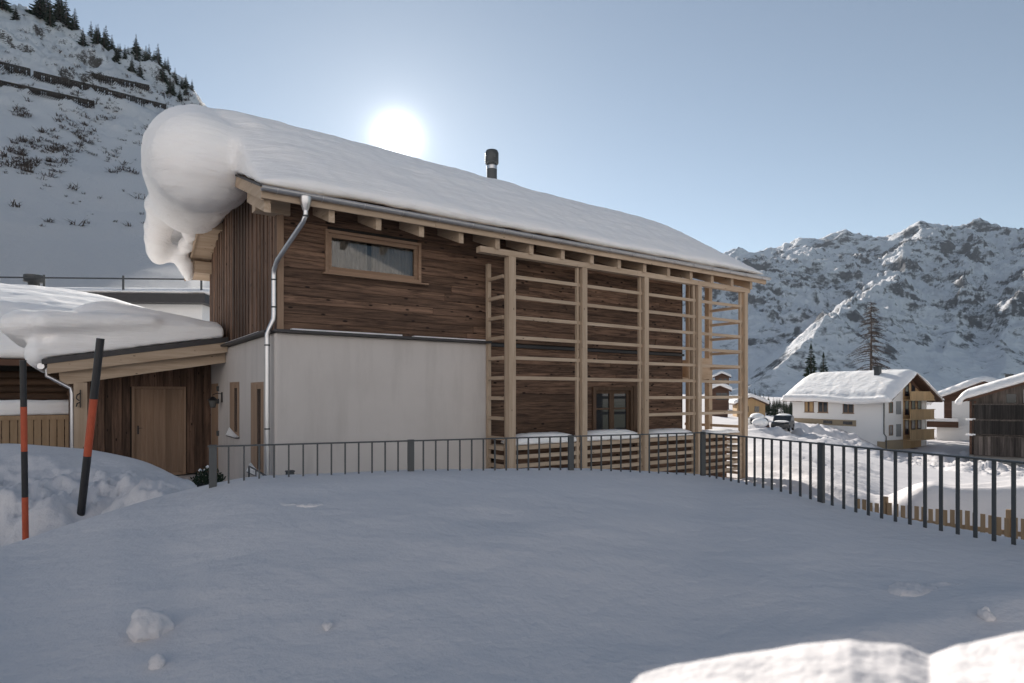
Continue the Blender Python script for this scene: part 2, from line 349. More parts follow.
grd = grid_mesh('ground', XX, YY, hg(XX, YY), 'snow'); tag(grd, kind='structure')
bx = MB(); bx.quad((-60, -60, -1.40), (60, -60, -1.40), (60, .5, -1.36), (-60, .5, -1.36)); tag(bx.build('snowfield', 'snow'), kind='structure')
gx = np.linspace(-260, 260, 130); gy = -np.exp(np.linspace(math.log(10), math.log(420), 110)); GX, GY = np.meshgrid(gx, gy[::-1])
GZ_ = -1.45 + np.where(-GY > 14, (-GY - 14) * .50, 0) + (2.5 * fbm(GX / 40, GY / 40, 5)) * sm((-GY - 12) / 25)
tag(grid_mesh('slope', GX, GY, GZ_, 'snow_far'), kind='structure')  # unseen slope added behind the camera to bounce sunlight onto the house front
def gz(x, y): return float(hg(np.array([[float(x)]]), np.array([[float(y)]]))[0, 0])
def at(px, Y, y=None): return ((px - 512) / F * Y, Y, (HY - y) / F * Y if y is not None else 0)

# ------------------------------------------------------------------ mountains
def rock_mat(name, scale, thr, soft, snowc=(.80, .82, .86), rockc=(.10, .095, .095), steep=(.55, .8), b1=40, bs=.02, low=.8, zr=(0, 1000, 0)):
    m, nt, b = newmat(name); v = coords(nt)
    geo = N(nt, 'ShaderNodeNewGeometry'); sep = N(nt, 'ShaderNodeSeparateXYZ'); nt.links.new(geo.outputs['Normal'], sep.inputs[0])
    mr = N(nt, 'ShaderNodeMapRange'); mr.inputs[1].default_value = steep[0]; mr.inputs[2].default_value = steep[1]; mr.inputs[3].default_value = 1; mr.inputs[4].default_value = 0
    nt.links.new(sep.outputs[2], mr.inputs[0])
    vs = coords(nt, (1, 1, 1.6))
    n1 = noise(nt, vs, scale, 12, .72, .3); n2 = noise(nt, v, scale * .22, 4)
    a = N(nt, 'ShaderNodeMath', operation='ADD'); nt.links.new(n1, a.inputs[0])
    h = N(nt, 'ShaderNodeMath', operation='MULTIPLY_ADD'); nt.links.new(mr.outputs[0], h.inputs[0]); h.inputs[1].default_value = .30; 
    n2s = N(nt, 'ShaderNodeMath', operation='MULTIPLY'); nt.links.new(n2, n2s.inputs[0]); n2s.inputs[1].default_value = low
    sz = N(nt, 'ShaderNodeSeparateXYZ'); nt.links.new(v, sz.inputs[0]); zm = N(nt, 'ShaderNodeMapRange'); zm.inputs[1].default_value = zr[0]; zm.inputs[2].default_value = zr[1]; zm.inputs[3].default_value = 0; zm.inputs[4].default_value = zr[2]
    nt.links.new(sz.outputs[2], zm.inputs[0]); za = N(nt, 'ShaderNodeMath', operation='ADD'); nt.links.new(zm.outputs[0], za.inputs[0]); nt.links.new(n2s.outputs[0], za.inputs[1])
    nt.links.new(za.outputs[0], h.inputs[2]); nt.links.new(h.outputs[0], a.inputs[1])
    hf = N(nt, 'ShaderNodeMath', operation='MULTIPLY'); nt.links.new(a.outputs[0], hf.inputs[0]); hf.inputs[1].default_value = .5
    f = ramp(nt, hf.outputs[0], [(thr / 2, (0, 0, 0)), ((thr + soft) / 2, (1, 1, 1))])
    rc = mix(nt, noise(nt, v, scale * 4, 4), rockc, tuple(x * 1.9 for x in rockc))
    c = mix(nt, f, snowc, rc)
    nt.links.new(c, b.inputs['Base Color']); b.inputs['Roughness'].default_value = .85; b.inputs['Specular IOR Level'].default_value = .1
    bump(nt, b, n1, .9, b1 * bs)
    return m
M['mount'] = rock_mat('mountain rock and snow', .024, .995, .14, zr=(50, 850, .06), b1=900, steep=(.40, .88), rockc=(.075, .08, .09), snowc=(.87, .87, .89))
M['hill'] = rock_mat('hillside snow with scrub', 1.1, .94, .09, steep=(.42, .68), low=.35, zr=(50, 185, .12), rockc=(.085, .075, .068), b1=60, snowc=(.88, .87, .87))

def P(px, y, D): return ((px - 512) / F * D, D, (HY - y) / F * D)
RIDGES = [
 ([P(640,350,3500), P(700,318,3400), P(752,265,3300), P(784,245,3250), P(803,236,3200), P(819,238,3200), P(847,229,3150), P(869,237,3100), P(892,238,3100), P(907,228,3050), P(921,220,3000), P(942,227,2980), P(957,226,2950), P(977,219,2900), P(992,223,2880), P(1005,229,2850), P(1017,238,2800), P(1034,230,2700), P(1080,215,2600), P(1180,190,2500), P(1300, 200, 2400)], .72),
 ([P(921,222,3000), P(908,252,2500), P(893,275,2230), P(878,297,1980), P(850,304,1800), P(828,322,1620), P(800,345,1480), P(772,368,1390), P(745,388,1330), P(700,396,1250)], .68),
 ([P(977,220,2900), P(968,262,2380), P(958,300,2000), P(952,345,1650), P(938,392,1400)], .75),
 ([P(1034,232,2700), P(1015,290,2000), P(1004,340,1640), P(1000,392,1380)], .72),
 ([P(784,243,3250), P(776,285,2700), P(765,320,2250), P(756,350,1900)], .9),
 ([P(819,238,3200), P(815,270,2750), P(822,300,2350)], .9),
 ([P(869,237,3100), P(858,268,2650), P(850,290,2300)], .95),
 ([P(878,297,1980), P(886,330,1700), P(893,370,1450)], .8),
 ([P(828,322,1620), P(840,352,1480), P(842,385,1380)], .8),
]
rm = np.arange(.10, 1.32, .0018); dm = np.exp(np.arange(math.log(560), math.log(3900), .0048))
RM, DM = np.meshgrid(rm, dm); XM = RM * DM
wx = XM + 60 * fbm(XM / 260, DM / 260, 4) ; wy = DM + 60 * fbm(XM / 260 + 40, DM / 260 + 9, 4)
base = np.interp(DM, [560, 1400, 1500, 1700, 3000, 4000], [-5, -8, 5, 90, 690, 500]) 
ZM = base + 0
for pts, sl_ in RIDGES:
    best = np.full(XM.shape, -1e9)
    for (a, b) in zip(pts[:-1], pts[1:]):
        ax, ay, az = a; bx_, by, bz = b; L = (bx_ - ax) ** 2 + (by - ay) ** 2
        t = np.clip(((wx - ax) * (bx_ - ax) + (wy - ay) * (by - ay)) / L, 0, 1)
        d = np.hypot(wx - ax - t * (bx_ - ax), wy - ay - t * (by - ay))
        best = np.maximum(best, az + t * (bz - az) - sl_ * d * (1 - .12 * np.minimum(d / 500, 1)))
    k = 14.0
    ZM = np.maximum(ZM, best) + k * np.exp(-np.abs(ZM - best) / k) * .5
amp = np.clip((ZM - 0) / 300, 0, 1)
ZM = ZM + amp * (22 * ridged(XM / 150, DM / 150, 6, .6) - 20 + 18 * ridged(XM / 100 + 3, DM / 420, 4) + 26 * fbm(XM / 330, DM / 330, 4)) * (1 - .55 * sm((DM - 2700) / 400))
mt = grid_mesh('mountain', XM, DM, ZM, 'mount'); tag(mt, kind='structure')

# left hillside: skyline by column, rising from the village to the crest
HXc = [-700, -300, -100, 0, 60, 90, 120, 150, 190, 205, 250, 320, 420, 520, 640, 760]
HYc = [-160, -60, -22, 6, 22, 38, 47, 60, 84, 106, 135, 175, 235, 300, 350, 385]
rh = np.arange(-1.9, .12, .0035); dh = np.exp(np.arange(math.log(62), math.log(620), .0065))
RH, DH = np.meshgrid(rh, dh); XH = RH * DH; pxh = 512 + F * RH
ysk = np.interp(pxh, HXc, HYc)
Dr = 340 + 40 * np.sin(pxh / 130.0)
yb = 330 + 50 * sm((pxh - 200) / 300)
zr = (HY - ysk) / F * Dr
s_ = (DH - 62) / (Dr - 62)
z0 = (HY - yb) / F * 62 * .9
prof = np.where(s_ < 1, .55 * s_ + .45 * s_ ** 1.8, 1 - (s_ - 1) * 1.3)
ZH = z0 + (zr - z0) * prof
near = np.clip(1 - np.abs(s_ - 1) * 6, 0, 1)
upper = sm((s_ - .45) / .3) * sm((1.05 - s_) / .05)
ZH = ZH + 5 * fbm(XH / 60, DH / 60, 5) * sm(s_ * 3) + upper * 4.5 * ridged(XH / 24, DH / 24, 5, .62) * (pxh < 400) - near * 2
hl = grid_mesh('hillside', XH, DH, ZH, 'hill'); tag(hl, kind='structure')
def hillz(px, Y):
    j = (( (px - 512) / F) - rh[0]) / .0035; i = (math.log(Y) - math.log(62)) / .0065
    return float(ZH[int(np.clip(round(i), 0, len(dh) - 1)), int(np.clip(round(j), 0, len(rh) - 1))])
# ------------------------------------------------------------------ the timber house
GA = math.atan2(.571, .821); C0 = Vector((-4.75, 12.5)); DD = Vector((.8214, .5703)); WW = Vector((-.5703, .8214)); GZ = -2.3
def W2(t, w): p = C0 + DD * t + WW * w; return p.x, p.y
TH = math.tan(R(20.5)); EW = -1.06; EZ = 3.80; RIDGE_W = 4.0; WD = 8.0; T0, T1 = -.5, 15.1
def roofz(w): return EZ + (RIDGE_W - EW - abs(w - RIDGE_W)) * TH      # top of the boarding
house = empty('timber_house', (C0.x, C0.y, GZ), GA, 'brown timber house on a pale rendered base, deep snow on its roof, behind the railing', 'house')
HO = (0, 0, GZ)
def hb(m, name, mat, bevel=0, parent=house): return m.build(name, mat, parent, HO, bevel)
random.seed(11)
# rendered base
m = MB(); m.prism([(0, 0, GZ - .3), (5.04, 0, GZ - .3), (5.04, .3, GZ - .3), (.3, .3, GZ - .3), (.3, WD, GZ - .3), (0, WD, GZ - .3)], (0, 0, 1.24 - GZ + .3))
base = hb(m, 'rendered_wall', 'stucco', .05)
# cut the two deep window openings and the door in the left wall by building reveals proud of it
def ledge():
    m = MB(); m.bar((-.03, -.03, 1.265), (5.06, -.03, 1.265), .30, .05); m.bar((-.03, .12, 1.265), (-.03, WD, 1.265), .30, .05)
    return hb(m, 'ledge_flashing', 'flash')
ledge()
m = MB(); m.bar((.3, -.07, 1.305), (2.7, -.07, 1.305), .17, .035); m.bar((3.0, -.08, 1.303), (4.9, -.08, 1.303), .14, .028); m.bar((-.08, .8, 1.30), (-.08, 4.4, 1.30), .12, .03)
tag(m.build('ledge_snow', 'snow_roof', None), 'thin strip of snow lying on the dark ledge above the pale wall', 'snow')
lo = bpy.data.objects['ledge_snow']; lo.location = (C0.x, C0.y, 0); lo.rotation_euler = (0, 0, GA)
m = MB(); m.bar((5.06, .07, 1.22), (12.4, .07, 1.22), .10, .07); hb(m, 'wall_flashing', 'flash')
m = MB(); m.box(.55, 12.2, .95, WD - .1, GZ - .2, 3.9); hb(m, 'wall_core', 'interior')
# horizontal board cladding
def hclad(t0, t1, z0, z1, holes, w=.10, pitch=.185):
    m = MB(); z = z0
    while z < z1 - .03:
        h = min(pitch * random.uniform(.85, 1.12), z1 - z)
        segs = [(t0, t1)]
        for (a, b, c, d) in holes:
            if z + h > c + .02 and z < d - .02:
                segs = [x for s in segs for x in ((s[0], min(s[1], a)), (max(s[0], b), s[1])) if x[1] - x[0] > .02]
        for a, b in segs:
            x = a
            while x < b - .01:
                e = min(b, x + random.uniform(3.0, 5.5))
                if b - e < 1.0: e = b
                o = random.uniform(-.010, .006)
                m.box(x + .002, e - .002, w + o, w + .035, z + .004, z + h - .002); x = e
        z += h
    return m
UW = (1.10, 3.21, 2.62, 3.42); FW = (8.68, 10.06, -2.0, .10)
hb(hclad(.12, 12.35, 1.29, 3.96, [UW]), 'front_cladding', 'wood_dx', .004)
hb(hclad(5.05, 12.35, GZ - .1, 1.18, [FW]), 'veranda_wall', 'wood_dx', .004)
m = MB(); m.box(.14, 12.3, .136, .15, 1.29, 3.95)
# backing sheets with openings left free
m = MB()
for (a, b, c, d) in ((.14, UW[0], 1.28, 3.95), (UW[1], 12.3, 1.28, 3.95), (UW[0], UW[1], 1.28, UW[2]), (UW[0], UW[1], UW[3], 3.95),
                     (5.05, FW[0], GZ, 1.28), (FW[1], 12.3, GZ, 1.28), (FW[0], FW[1], GZ, FW[2]), (FW[0], FW[1], FW[3], 1.28)): m.box(a, b, .137, .19, c, d)
hb(m, 'wall_lining', 'interior')
# upright boards of the gable end
m = MB(); w = .10; i = 0
while w < WD - .02:
    bw = random.choice([.13, .16, .19, .22]); e = min(WD, w + bw); o = .0 if i % 2 else -.022
    za, zb = roofz(w) - .2, roofz(e - .006) - .2
    x0 = .08 + o + random.uniform(-.004, .004)
    m.prism([(x0, w, 1.29), (x0, e - .006, 1.29), (x0, e - .006, zb), (x0, w, za)], (.13 - x0, 0, 0)); w = e; i += 1
hb(m, 'gable_cladding', 'wood_dz', .003)
m = MB(); m.prism([(12.36, .1, GZ), (12.36, WD, GZ), (12.36, WD, roofz(WD) - .2), (12.36, RIDGE_W, roofz(RIDGE_W) - .2), (12.36, .1, roofz(.1) - .2)], (.04, 0, 0)); hb(m, 'end_cladding', 'wood_dz')
m = MB(); m.box(.06, .19, .06, .135, 1.29, 3.93); hb(m, 'corner_board', 'door', .004)
# roof boarding, fascia, barge boards, purlins, rafters
m = MB()
m.prism([(T0 + .06, EW + .05, roofz(EW + .05) - .2), (T0 + .06, RIDGE_W, roofz(RIDGE_W) - .2), (T0 + .06, 2 * RIDGE_W - EW - .05, roofz(EW + .05) - .2), (T0 + .06, 2 * RIDGE_W - EW - .05, roofz(EW + .05)), (T0 + .06, RIDGE_W, roofz(RIDGE_W)), (T0 + .06, EW + .05, roofz(EW + .05))], (T1 - T0 - .1, 0, 0))
roof = hb(m, 'roof', 'wood_lx')
m = MB()
x = T0
while x < T1: e = min(T1, x + random.uniform(3.5, 5)); m.box(x, e - .004, EW - .0, EW + .045, EZ - .23, EZ - .01); x = e
hb(m, 'fascia', 'wood_lx', .004, roof)
for x0, nm in ((T0, 'barge_board'), (T1 - .05, 'barge_board')):
    for sg in (-1, 1):
        w0 = EW + .05; m = MB(); f = (lambda w: w) if sg < 0 else (lambda w: 2 * RIDGE_W - w)
        m.prism([(x0, f(w0), roofz(w0) - .27), (x0, f(w0), roofz(w0) - .01), (x0, RIDGE_W, roofz(RIDGE_W) - .01), (x0, RIDGE_W, roofz(RIDGE_W) - .27)], (.05, 0, 0)); hb(m, nm, 'wood_ly', .004, roof)
m = MB()
for sg in (-1, 1):
    f = (lambda w: w) if sg < 0 else (lambda w: 2 * RIDGE_W - w)
    for x0 in (T0 - .03,):
        m.prism([(x0, f(EW), roofz(EW) - .03), (x0, f(EW), roofz(EW) + .012), (x0, RIDGE_W, roofz(RIDGE_W) + .012), (x0, RIDGE_W, roofz(RIDGE_W) - .03)], (.09, 0, 0))
hb(m, 'verge_flashing', 'flash', 0, roof)
for w, a, b in ((.12, .28, .40), (RIDGE_W, .24, .36), (WD - .15, .28, .40), (2.1, .16, .22), (5.9, .16, .22)):
    z = roofz(w) - .2 - .02; m = MB(); m.box(T0 + .12 if a > .2 else T0 + .2, .3, w - a / 2, w + a / 2, z - b, z - (TH * a / 2 if w != RIDGE_W else 0)); hb(m, 'purlin', 'wood_lx', .006, roof)
for i in range(16):
    t = -.13 + i * .975 if i else -.36
    we = -.92; z = lambda w: roofz(w) - .2
    m = MB(); m.prism([(t - .06, we, z(we) - .295), (t - .06, we, z(we) - .001), (t - .06, .5, z(.5) - .001), (t - .06, .5, z(.5) - .295)], (.12, 0, 0)); hb(m, 'rafter', 'wood_ly', .006, roof)
# gutter: half round with rolled lip, brackets
m = MB(); gc = (EW - .085, EZ - .055); seg = 9; prof = [(gc[0] + .072 * math.cos(a), gc[1] + .072 * math.sin(a)) for a in [math.pi + math.pi * k / seg for k in range(seg + 1)]]
prof = prof + [(p[0] * 1 - (p[0] - gc[0]) * .09, gc[1] + (p[1] - gc[1]) * .91) for p in prof[::-1]]
m.prism([(T0 - .02, p[0], p[1]) for p in prof], (T1 - T0 + .06, 0, 0)); m.tube([(T0 - .02, gc[0] - .075, gc[1] + .004), (T1 + .04, gc[0] - .075, gc[1] + .004)], .011, 8)
gut = hb(m, 'gutter', 'zinc_dk')
for i in range(19):
    m = MB(); t = T0 + .25 + i * .83; m.tube([(t, gc[0] + .08 * math.cos(a), gc[1] + .08 * math.sin(a)) for a in [math.pi + math.pi * k / 8 for k in range(9)]], .008, 5); hb(m, 'gutter_bracket', 'zinc', 0, gut)
# downpipe
m = MB(); g0 = .27
m.tube([(g0, gc[0], gc[1] - .05), (g0, gc[0], gc[1] - .12), (g0, gc[0], gc[1] - .20), (g0, gc[0], gc[1] - .30)], [.11, .105, .085, .05], 14)
m.tube([(g0, gc[0], gc[1] - .28), (g0, gc[0], 3.36), (g0 - .03, gc[0] + .05, 3.24), (.02, -.10, 2.66), (-.0, .06, 2.50), (-.0, .08, 2.38), (-.0, .08, 1.60), (-.01, .08, 1.50), (-.09, .10, 1.30), (-.12, .12, 1.20), (-.12, .12, 1.1), (-.12, .12, GZ)], .046, 14)
dp = hb(m, 'downpipe', 'zinc')
for z, x, y in ((2.30, .0, .08), (1.75, .0, .08), (.98, -.12, .12), (-.7, -.12, .12), (3.34, g0, gc[0])): m = MB(); m.tube([(x, y, z - .015), (x, y, z + .015)], .056, 12); hb(m, 'pipe_clip', 'iron', 0, dp)
# upper window
def framebox(m, a, b, c, d, w0, w1, th):
    m.box(a, a + th, w0, w1, c, d); m.box(b - th, b, w0, w1, c, d); m.box(a + th, b - th, w0, w1, c, c + th); m.box(a + th, b - th, w0, w1, d - th, d)
a, b, c, d = UW
m = MB(); framebox(m, a - .06, b + .06, c - .06, d + .06, .045, .14, .065); framebox(m, a + .005, b - .005, c + .005, d - .005, .10, .20, .085)
uw = hb(m, 'window_frame', 'frame', .004)
m = MB(); m.box(a - .12, b + .22, -.03, .10, c - .10, c - .065); hb(m, 'window_sill', 'frame', .004, uw)
m = MB(); m.box(a + .09, b - .09, .15, .156, c + .09, d - .09); hb(m, 'pane', 'glass', 0, uw)
m = MB(); nn = 150; pts = []
vs = []; 
for k in range(nn + 1):
    t = a + .02 + (b - a - .04) * k / nn; q = .33 + .03 * math.sin(k * .95) + .012 * math.sin(k * 2.3 + 1); gap = abs(t - (a + b) / 2 + .05)
    vs += [(t, q, c + .02), (t, q * .98 + .004, d - .02)]
m.add(vs, [(2 * k, 2 * k + 2, 2 * k + 3, 2 * k + 1) for k in range(nn) if abs(k - 72) > 3], True); hb(m, 'curtain', 'curtain', 0, uw)
m = MB(); m.box(a - .06, b + .3, .93, .945, c - .1, d + .1); hb(m, 'room_back', 'interior', 0, uw)
# french window on the veranda
a, b, c, d = FW
m = MB(); framebox(m, a - .1, b + .1, c - .1, d + .1, .04, .2, .10); mid = (a + b) / 2
framebox(m, a + .0, mid, c, d, .12, .2, .09); framebox(m, mid, b, c, d, .12, .2, .09)
for z in (-.42, -1.05, -1.6): m.box(a + .09, b - .09, .13, .19, z - .025, z + .025)
fw = hb(m, 'french_window', 'frame_dk', .004)
m = MB(); m.box(a + .08, mid - .08, .155, .16, c + .08, d - .08); m.box(mid + .08, b - .08, .155, .16, c + .08, d - .08); hb(m, 'pane', 'pane', 0, fw)
m = MB(); m.box(b + .1, b + .55, .02, .13, c, d + .12); hb(m, 'shutter', 'frame_dk', .004, fw)
# left wall openings: reveals with timber linings
def left_opening(w0, w1, z0, z1, nm, door=False):
    # w0..w1 along the gable wall; frame sits in a shallow reveal, lining boards proud by 4 mm
    m = MB(); pr = -.006
    m.box(pr, .002, w0, w0 + .05, z0, z1); m.box(pr, .002, w1 - .05, w1, z0, z1); m.box(pr, .002, w0 + .05, w1 - .05, z1 - .05, z1)
    m.box(-.012, .002, w0 + .05, w1 - .05, z0, z1 - .05)
    o = hb(m, nm, 'door')
    if not door:
        m = MB(); m.box(-.02, -.012, w0 + .22, w0 + (w1 - w0) * .42, z0 + .12, z1 - .15); hb(m, 'pane', 'pane', 0, o)
        m = MB(); m.box(-.09, .0, w0 - .02, w1 + .02, z0 - .03, z0); hb(m, 'window_sill', 'flash', 0, o)
    return o
left_opening(3.35, 4.5, -1.06, .30, 'window'); left_opening(.92, 2.1, -1.75, .26, 'tall_window'); left_opening(6.15, 7.22, GZ, .30, 'house_door', True)
for z in (.15, -.2, -1.1): m = MB(); m.box(-.05, .0, 6.02, 6.14, z - .07, z + .07); hb(m, 'door_hinge', 'iron')
for w0, w1, z in ((3.37, 4.48, -1.06), (.95, 2.08, -1.75)):
    m = MB(); n = 10
    for k in range(n):
        a0 = w0 + (w1 - w0) * k / n; a1 = w0 + (w1 - w0) * (k + 1) / n; h0 = .02 + .17 * (k / n) ** 1.3; h1 = .02 + .17 * ((k + 1) / n) ** 1.3
        A = [(-.11, a0, z), (-.11, a1, z), (-.03, a1, z + h1), (-.03, a0, z + h0)]
        m.add(A + [(-.013, a0, z), (-.013, a1, z), (-.013, a1, z + h1 * 1.05), (-.013, a0, z + h0 * 1.05)], [(0, 1, 2, 3), (3, 2, 6, 7), (0, 3, 7, 4), (1, 5, 6, 2)], True)
    o = m.build('sill_snow', 'snow_roof'); o.location = (C0.x, C0.y, 0); o.rotation_euler = (0, 0, GA)
    tag(o, 'small wedge of snow on the sill of the %s' % ('small window by the annexe' if z > -1.5 else 'tall window beside the downpipe'), 'snow')
# veranda frame of posts and rails
CW = -.78; TP = [5.19 + 2.283 * i for i in range(5)]
m = MB(); x = 4.3
while x < 14.52: e = min(14.52, x + 5.1); m.box(x, e - .004, CW - .09, CW + .09, 3.25, 3.388); x = e
hb(m, 'top_beam', 'wood_lx', .006)
for i, t in enumerate(TP):
    m = MB(); s = .10 if i == 0 else .085; m.box(t - s, t + s, CW - s, CW + s, GZ - 1.5, 3.248); hb(m, 'post', 'wood_lz', .008)
    if i: m = MB(); m.box(t - s - .12, t - s - .045, CW + .0, CW + .075, GZ - 1.5, 3.248); hb(m, 'post_batten', 'wood_lz', .004)
ZR = [2.80, 2.315, 1.83, 1.345, .86, .385]; ZL = [-.10, -.585]
def rail(p, q, h=.085, th=.055, mt='wood_lx'): m = MB(); m.bar(p, q, th, h); hb(m, 'rail', mt, .004)
for bay in range(4):
    a = TP[bay] + .10; b = TP[bay + 1] - .085
    for z in ZR + (ZL if bay >= 2 else []): rail((a - .02, CW + .03, z + random.uniform(-.006, .006)), (b, CW + .03, z + random.uniform(-.006, .006)))
for z in ZR + ZL + [-1.06]: rail((5.06, CW + .1, z), (5.06, .02, z), mt='wood_ly')
m = MB(); m.box(5.02, 5.12, -.06, .04, GZ, 3.2); hb(m, 'post', 'wood_lz', .005)
TE = TP[4]
for z in ZR: rail((TE, CW + .085, z), (TE, .53, z), mt='wood_ly')
rail((TE, CW + .085, -.10), (TE, .53, -.10), mt='wood_ly')
rail((TE, CW + .085, -.585), (TE, .53, -.585), mt='wood_ly')
for t, w, s in ((TE, .6, .09), (TE - 1.0, .62, .07), (12.62, .62, .07), (TE, 3.4, .09), (12.7, -.02, .05)):
    m = MB(); m.box(t - s, t + s, w - s, w + s, GZ - 1.2, roofz(w) - .25 if w > 0 else 3.6); hb(m, 'post', 'wood_lz', .006)
m = MB(); m.box(12.4, TE + .1, .53, .58, .52, 1.22) if False else m.box(TE - .75, TE + .08, .50, .56, .50, 1.2); bal = hb(m, 'balcony_panel', 'wood_lx', .004)
m = MB(); m.box(12.42, TE + .08, .57, 4.5, .42, .54); hb(m, 'balcony_floor', 'wood_lx', .004)
m = MB(); m.box(TE + .02, TE + .08, .57, 4.5, .56, 1.2); hb(m, 'balcony_panel', 'wood_ly', .004)
# low slatted parapet below the openings
for bay in range(4):
    a = TP[bay] + .10; b = TP[bay + 1] - .09
    for k in range(6):
        rail((a, CW + .03, -1.30 - .215 * k), (b, CW + .03, -1.30 - .215 * k), .10, .04)
for k in range(8): rail((TE, CW + .09, -1.05 - .215 * k), (TE, 1.6, -1.05 - .215 * k), .09, .04, 'wood_ly')
for k in range(6): rail((5.06, CW + .1, -1.3 - .215 * k), (5.06, .02, -1.3 - .215 * k), .10, .04, 'wood_ly')
m = MB(); m.box(5.15, TE - .1, CW + .11, -.02, -1.30, -1.24); hb(m, 'veranda_floor', 'wood_lx')
m = MB(); m.box(5.15, TE - .1, .4, .42, -3, -1.3); m.box(5.15, TE-.1, -.2, -.17, GZ - .8, -1.31); hb(m, 'plinth', 'wood_dx')
# flue
m = MB(); fx, fy = 8.0, 4.35
m.tube([(fx, fy, roofz(fy) - .1), (fx, fy, 7.55), (fx, fy, 7.56)], .17, 20); m.tube([(fx, fy, 7.55), (fx, fy, 7.60), (fx, fy, 7.61)], .155, 20)
m.tube([(fx, fy, 7.60), (fx, fy, 7.61), (fx, fy, 7.98), (fx, fy, 8.04), (fx, fy, 8.08)], [.17, .215, .215, .19, .08], 20)
for k in range(6): m.tube([(fx, fy, 7.64 + .06 * k), (fx, fy, 7.665 + .06 * k)], .225, 20)
hb(m, 'chimney_flue', 'iron', 0, roof)
m = MB(); m.tube([(fx, fy, 7.42), (fx, fy, 7.53)], .175, 20); hb(m, 'flue_band', 'zinc', 0, roof)

# ------------------------------------------------------------------ snow bodies (shapes merged, then smoothed)
def snow_body(name, shapes, label, vox=.09, smooth=6, mat='snow_roof', disp=.05, dscale=.7, frame=None, floor=None):
    bm = bmesh.new()
    for s in shapes:
        if s[0] == 's':
            _, c, r = s; r = r if isinstance(r, (tuple, list)) else (r, r, r)
            mtx = Matrix.Translation(c) @ Matrix.Diagonal((*r, 1)); bmesh.ops.create_icosphere(bm, subdivisions=3, radius=1, matrix=mtx)
        elif s[0] == 'g':                      # closed slab between two height functions on a grid
            _, us, vs_, top, bot = s; idx = {}
            for k, fn in ((0, bot), (1, top)):
                for i, u in enumerate(us):
                    for j, v in enumerate(vs_): idx[k, i, j] = bm.verts.new((u, v, fn(u, v)))
            nu, nv = len(us), len(vs_)
            for i in range(nu - 1):
                for j in range(nv - 1):
                    bm.faces.new([idx[0, i, j], idx[0, i, j + 1], idx[0, i + 1, j + 1], idx[0, i + 1, j]]); bm.faces.new([idx[1, i, j], idx[1, i + 1, j], idx[1, i + 1, j + 1], idx[1, i, j + 1]])
            for i in range(nu - 1):
                for j, fl in ((0, 0), (nv - 1, 1)):
                    f = [idx[0, i, j], idx[0, i + 1, j], idx[1, i + 1, j], idx[1, i, j]]; bm.faces.new(f[::-1] if fl else f)
            for j in range(nv - 1):
                for i, fl in ((0, 1), (nu - 1, 0)):
                    f = [idx[0, i, j], idx[0, i, j + 1], idx[1, i, j + 1], idx[1, i, j]]; bm.faces.new(f[::-1] if fl else f)
    me = bpy.data.meshes.new(name); bm.to_mesh(me); bm.free()
    o = bpy.data.objects.new(name, me); COL.objects.link(o)
    r = o.modifiers.new('r', 'REMESH'); r.mode = 'VOXEL'; r.voxel_size = vox; r.use_smooth_shade = True
    if smooth: s = o.modifiers.new('s', 'SMOOTH'); s.factor = .6; s.iterations = smooth
    if disp:
        for q, (sc_, am) in enumerate(((dscale, disp), (dscale * .3, disp * .4))):
            tx = bpy.data.textures.new(name + str(q), 'CLOUDS'); tx.noise_scale = sc_; tx.noise_depth = 3
            d = o.modifiers.new('d', 'DISPLACE'); d.texture = tx; d.strength = am; d.texture_coords = 'LOCAL'; d.mid_level = .5
    bpy.context.view_layer.update(); dgp = bpy.context.evaluated_depsgraph_get()
    nm = bpy.data.meshes.new_from_object(o.evaluated_get(dgp)); o.modifiers.clear(); o.data = nm
    nm.materials.clear(); nm.materials.append(M[mat]); nm.polygons.foreach_set('use_smooth', [True] * len(nm.polygons))
    if frame: o.location = frame[0]; o.rotation_euler = (0, 0, frame[1])
    tag(o, label, 'snow'); return o
HF = ((C0.x, C0.y, 0), GA)
def rth(t, w):
    T = np.interp(t, [-1, 2, 8, 15.2], [1.45, 1.42, 1.22, 1.12]); e = min(w - EW + .02, 2 * RIDGE_W - EW - w + .02); r_ = max(0, T1 + .12 - t)
    a = min(1, e / 4.2); b = min(1, r_ / 2.6)
    edge = .16 + .84 * (1 - (1 - a) ** 1.9); be = .42 + .58 * (1 - (1 - b) ** 2.4)
    lc = min(1, max(0, (t + .55) / 1.5)); k = 1 - (1 - lc) ** 2; wk = min(1, max(0, (w + 1) / 3.0)); k = k + (1 - k) * wk
    return T * edge * be * (.30 + .70 * k)
def ridge_soft(w): d = abs(w - RIDGE_W); return roofz(w) - .22 * math.exp(-(d / .8) ** 2)
us = list(np.arange(T0 - .05, T1 + .13, .2)) + [T1 + .12]; vs_ = [EW - .04 + (2 * (RIDGE_W - EW) + .08) * k / 50 for k in range(51)]
shp = [('g', us, vs_, lambda t, w: ridge_soft(w) + rth(t, w), lambda t, w: roofz(w) + .015)]
for k in range(24):          # the overhanging roll on the gable
    f = k / 23; w = 1.9 + 4.1 * f
    r_ = np.interp(f, [0, .3, .7, 1], [1.08, 1.24, 1.2, .95]); z = np.interp(f, [0, .45, .75, 1], [4.98, 5.68, 5.65, 5.3]); t = np.interp(f, [0, .4, 1], [-1.02, -.80, -.75])
    shp.append(('s', (t, w, z), (r_, r_ * .92, r_ * .98)))
for k in range(12):          # roll joins the roof layer
    w = 1.6 + k * .5; shp.append(('s', (.0, w, roofz(w) + .60), (.9 if k else .6, .8 if k else .5, .66)))
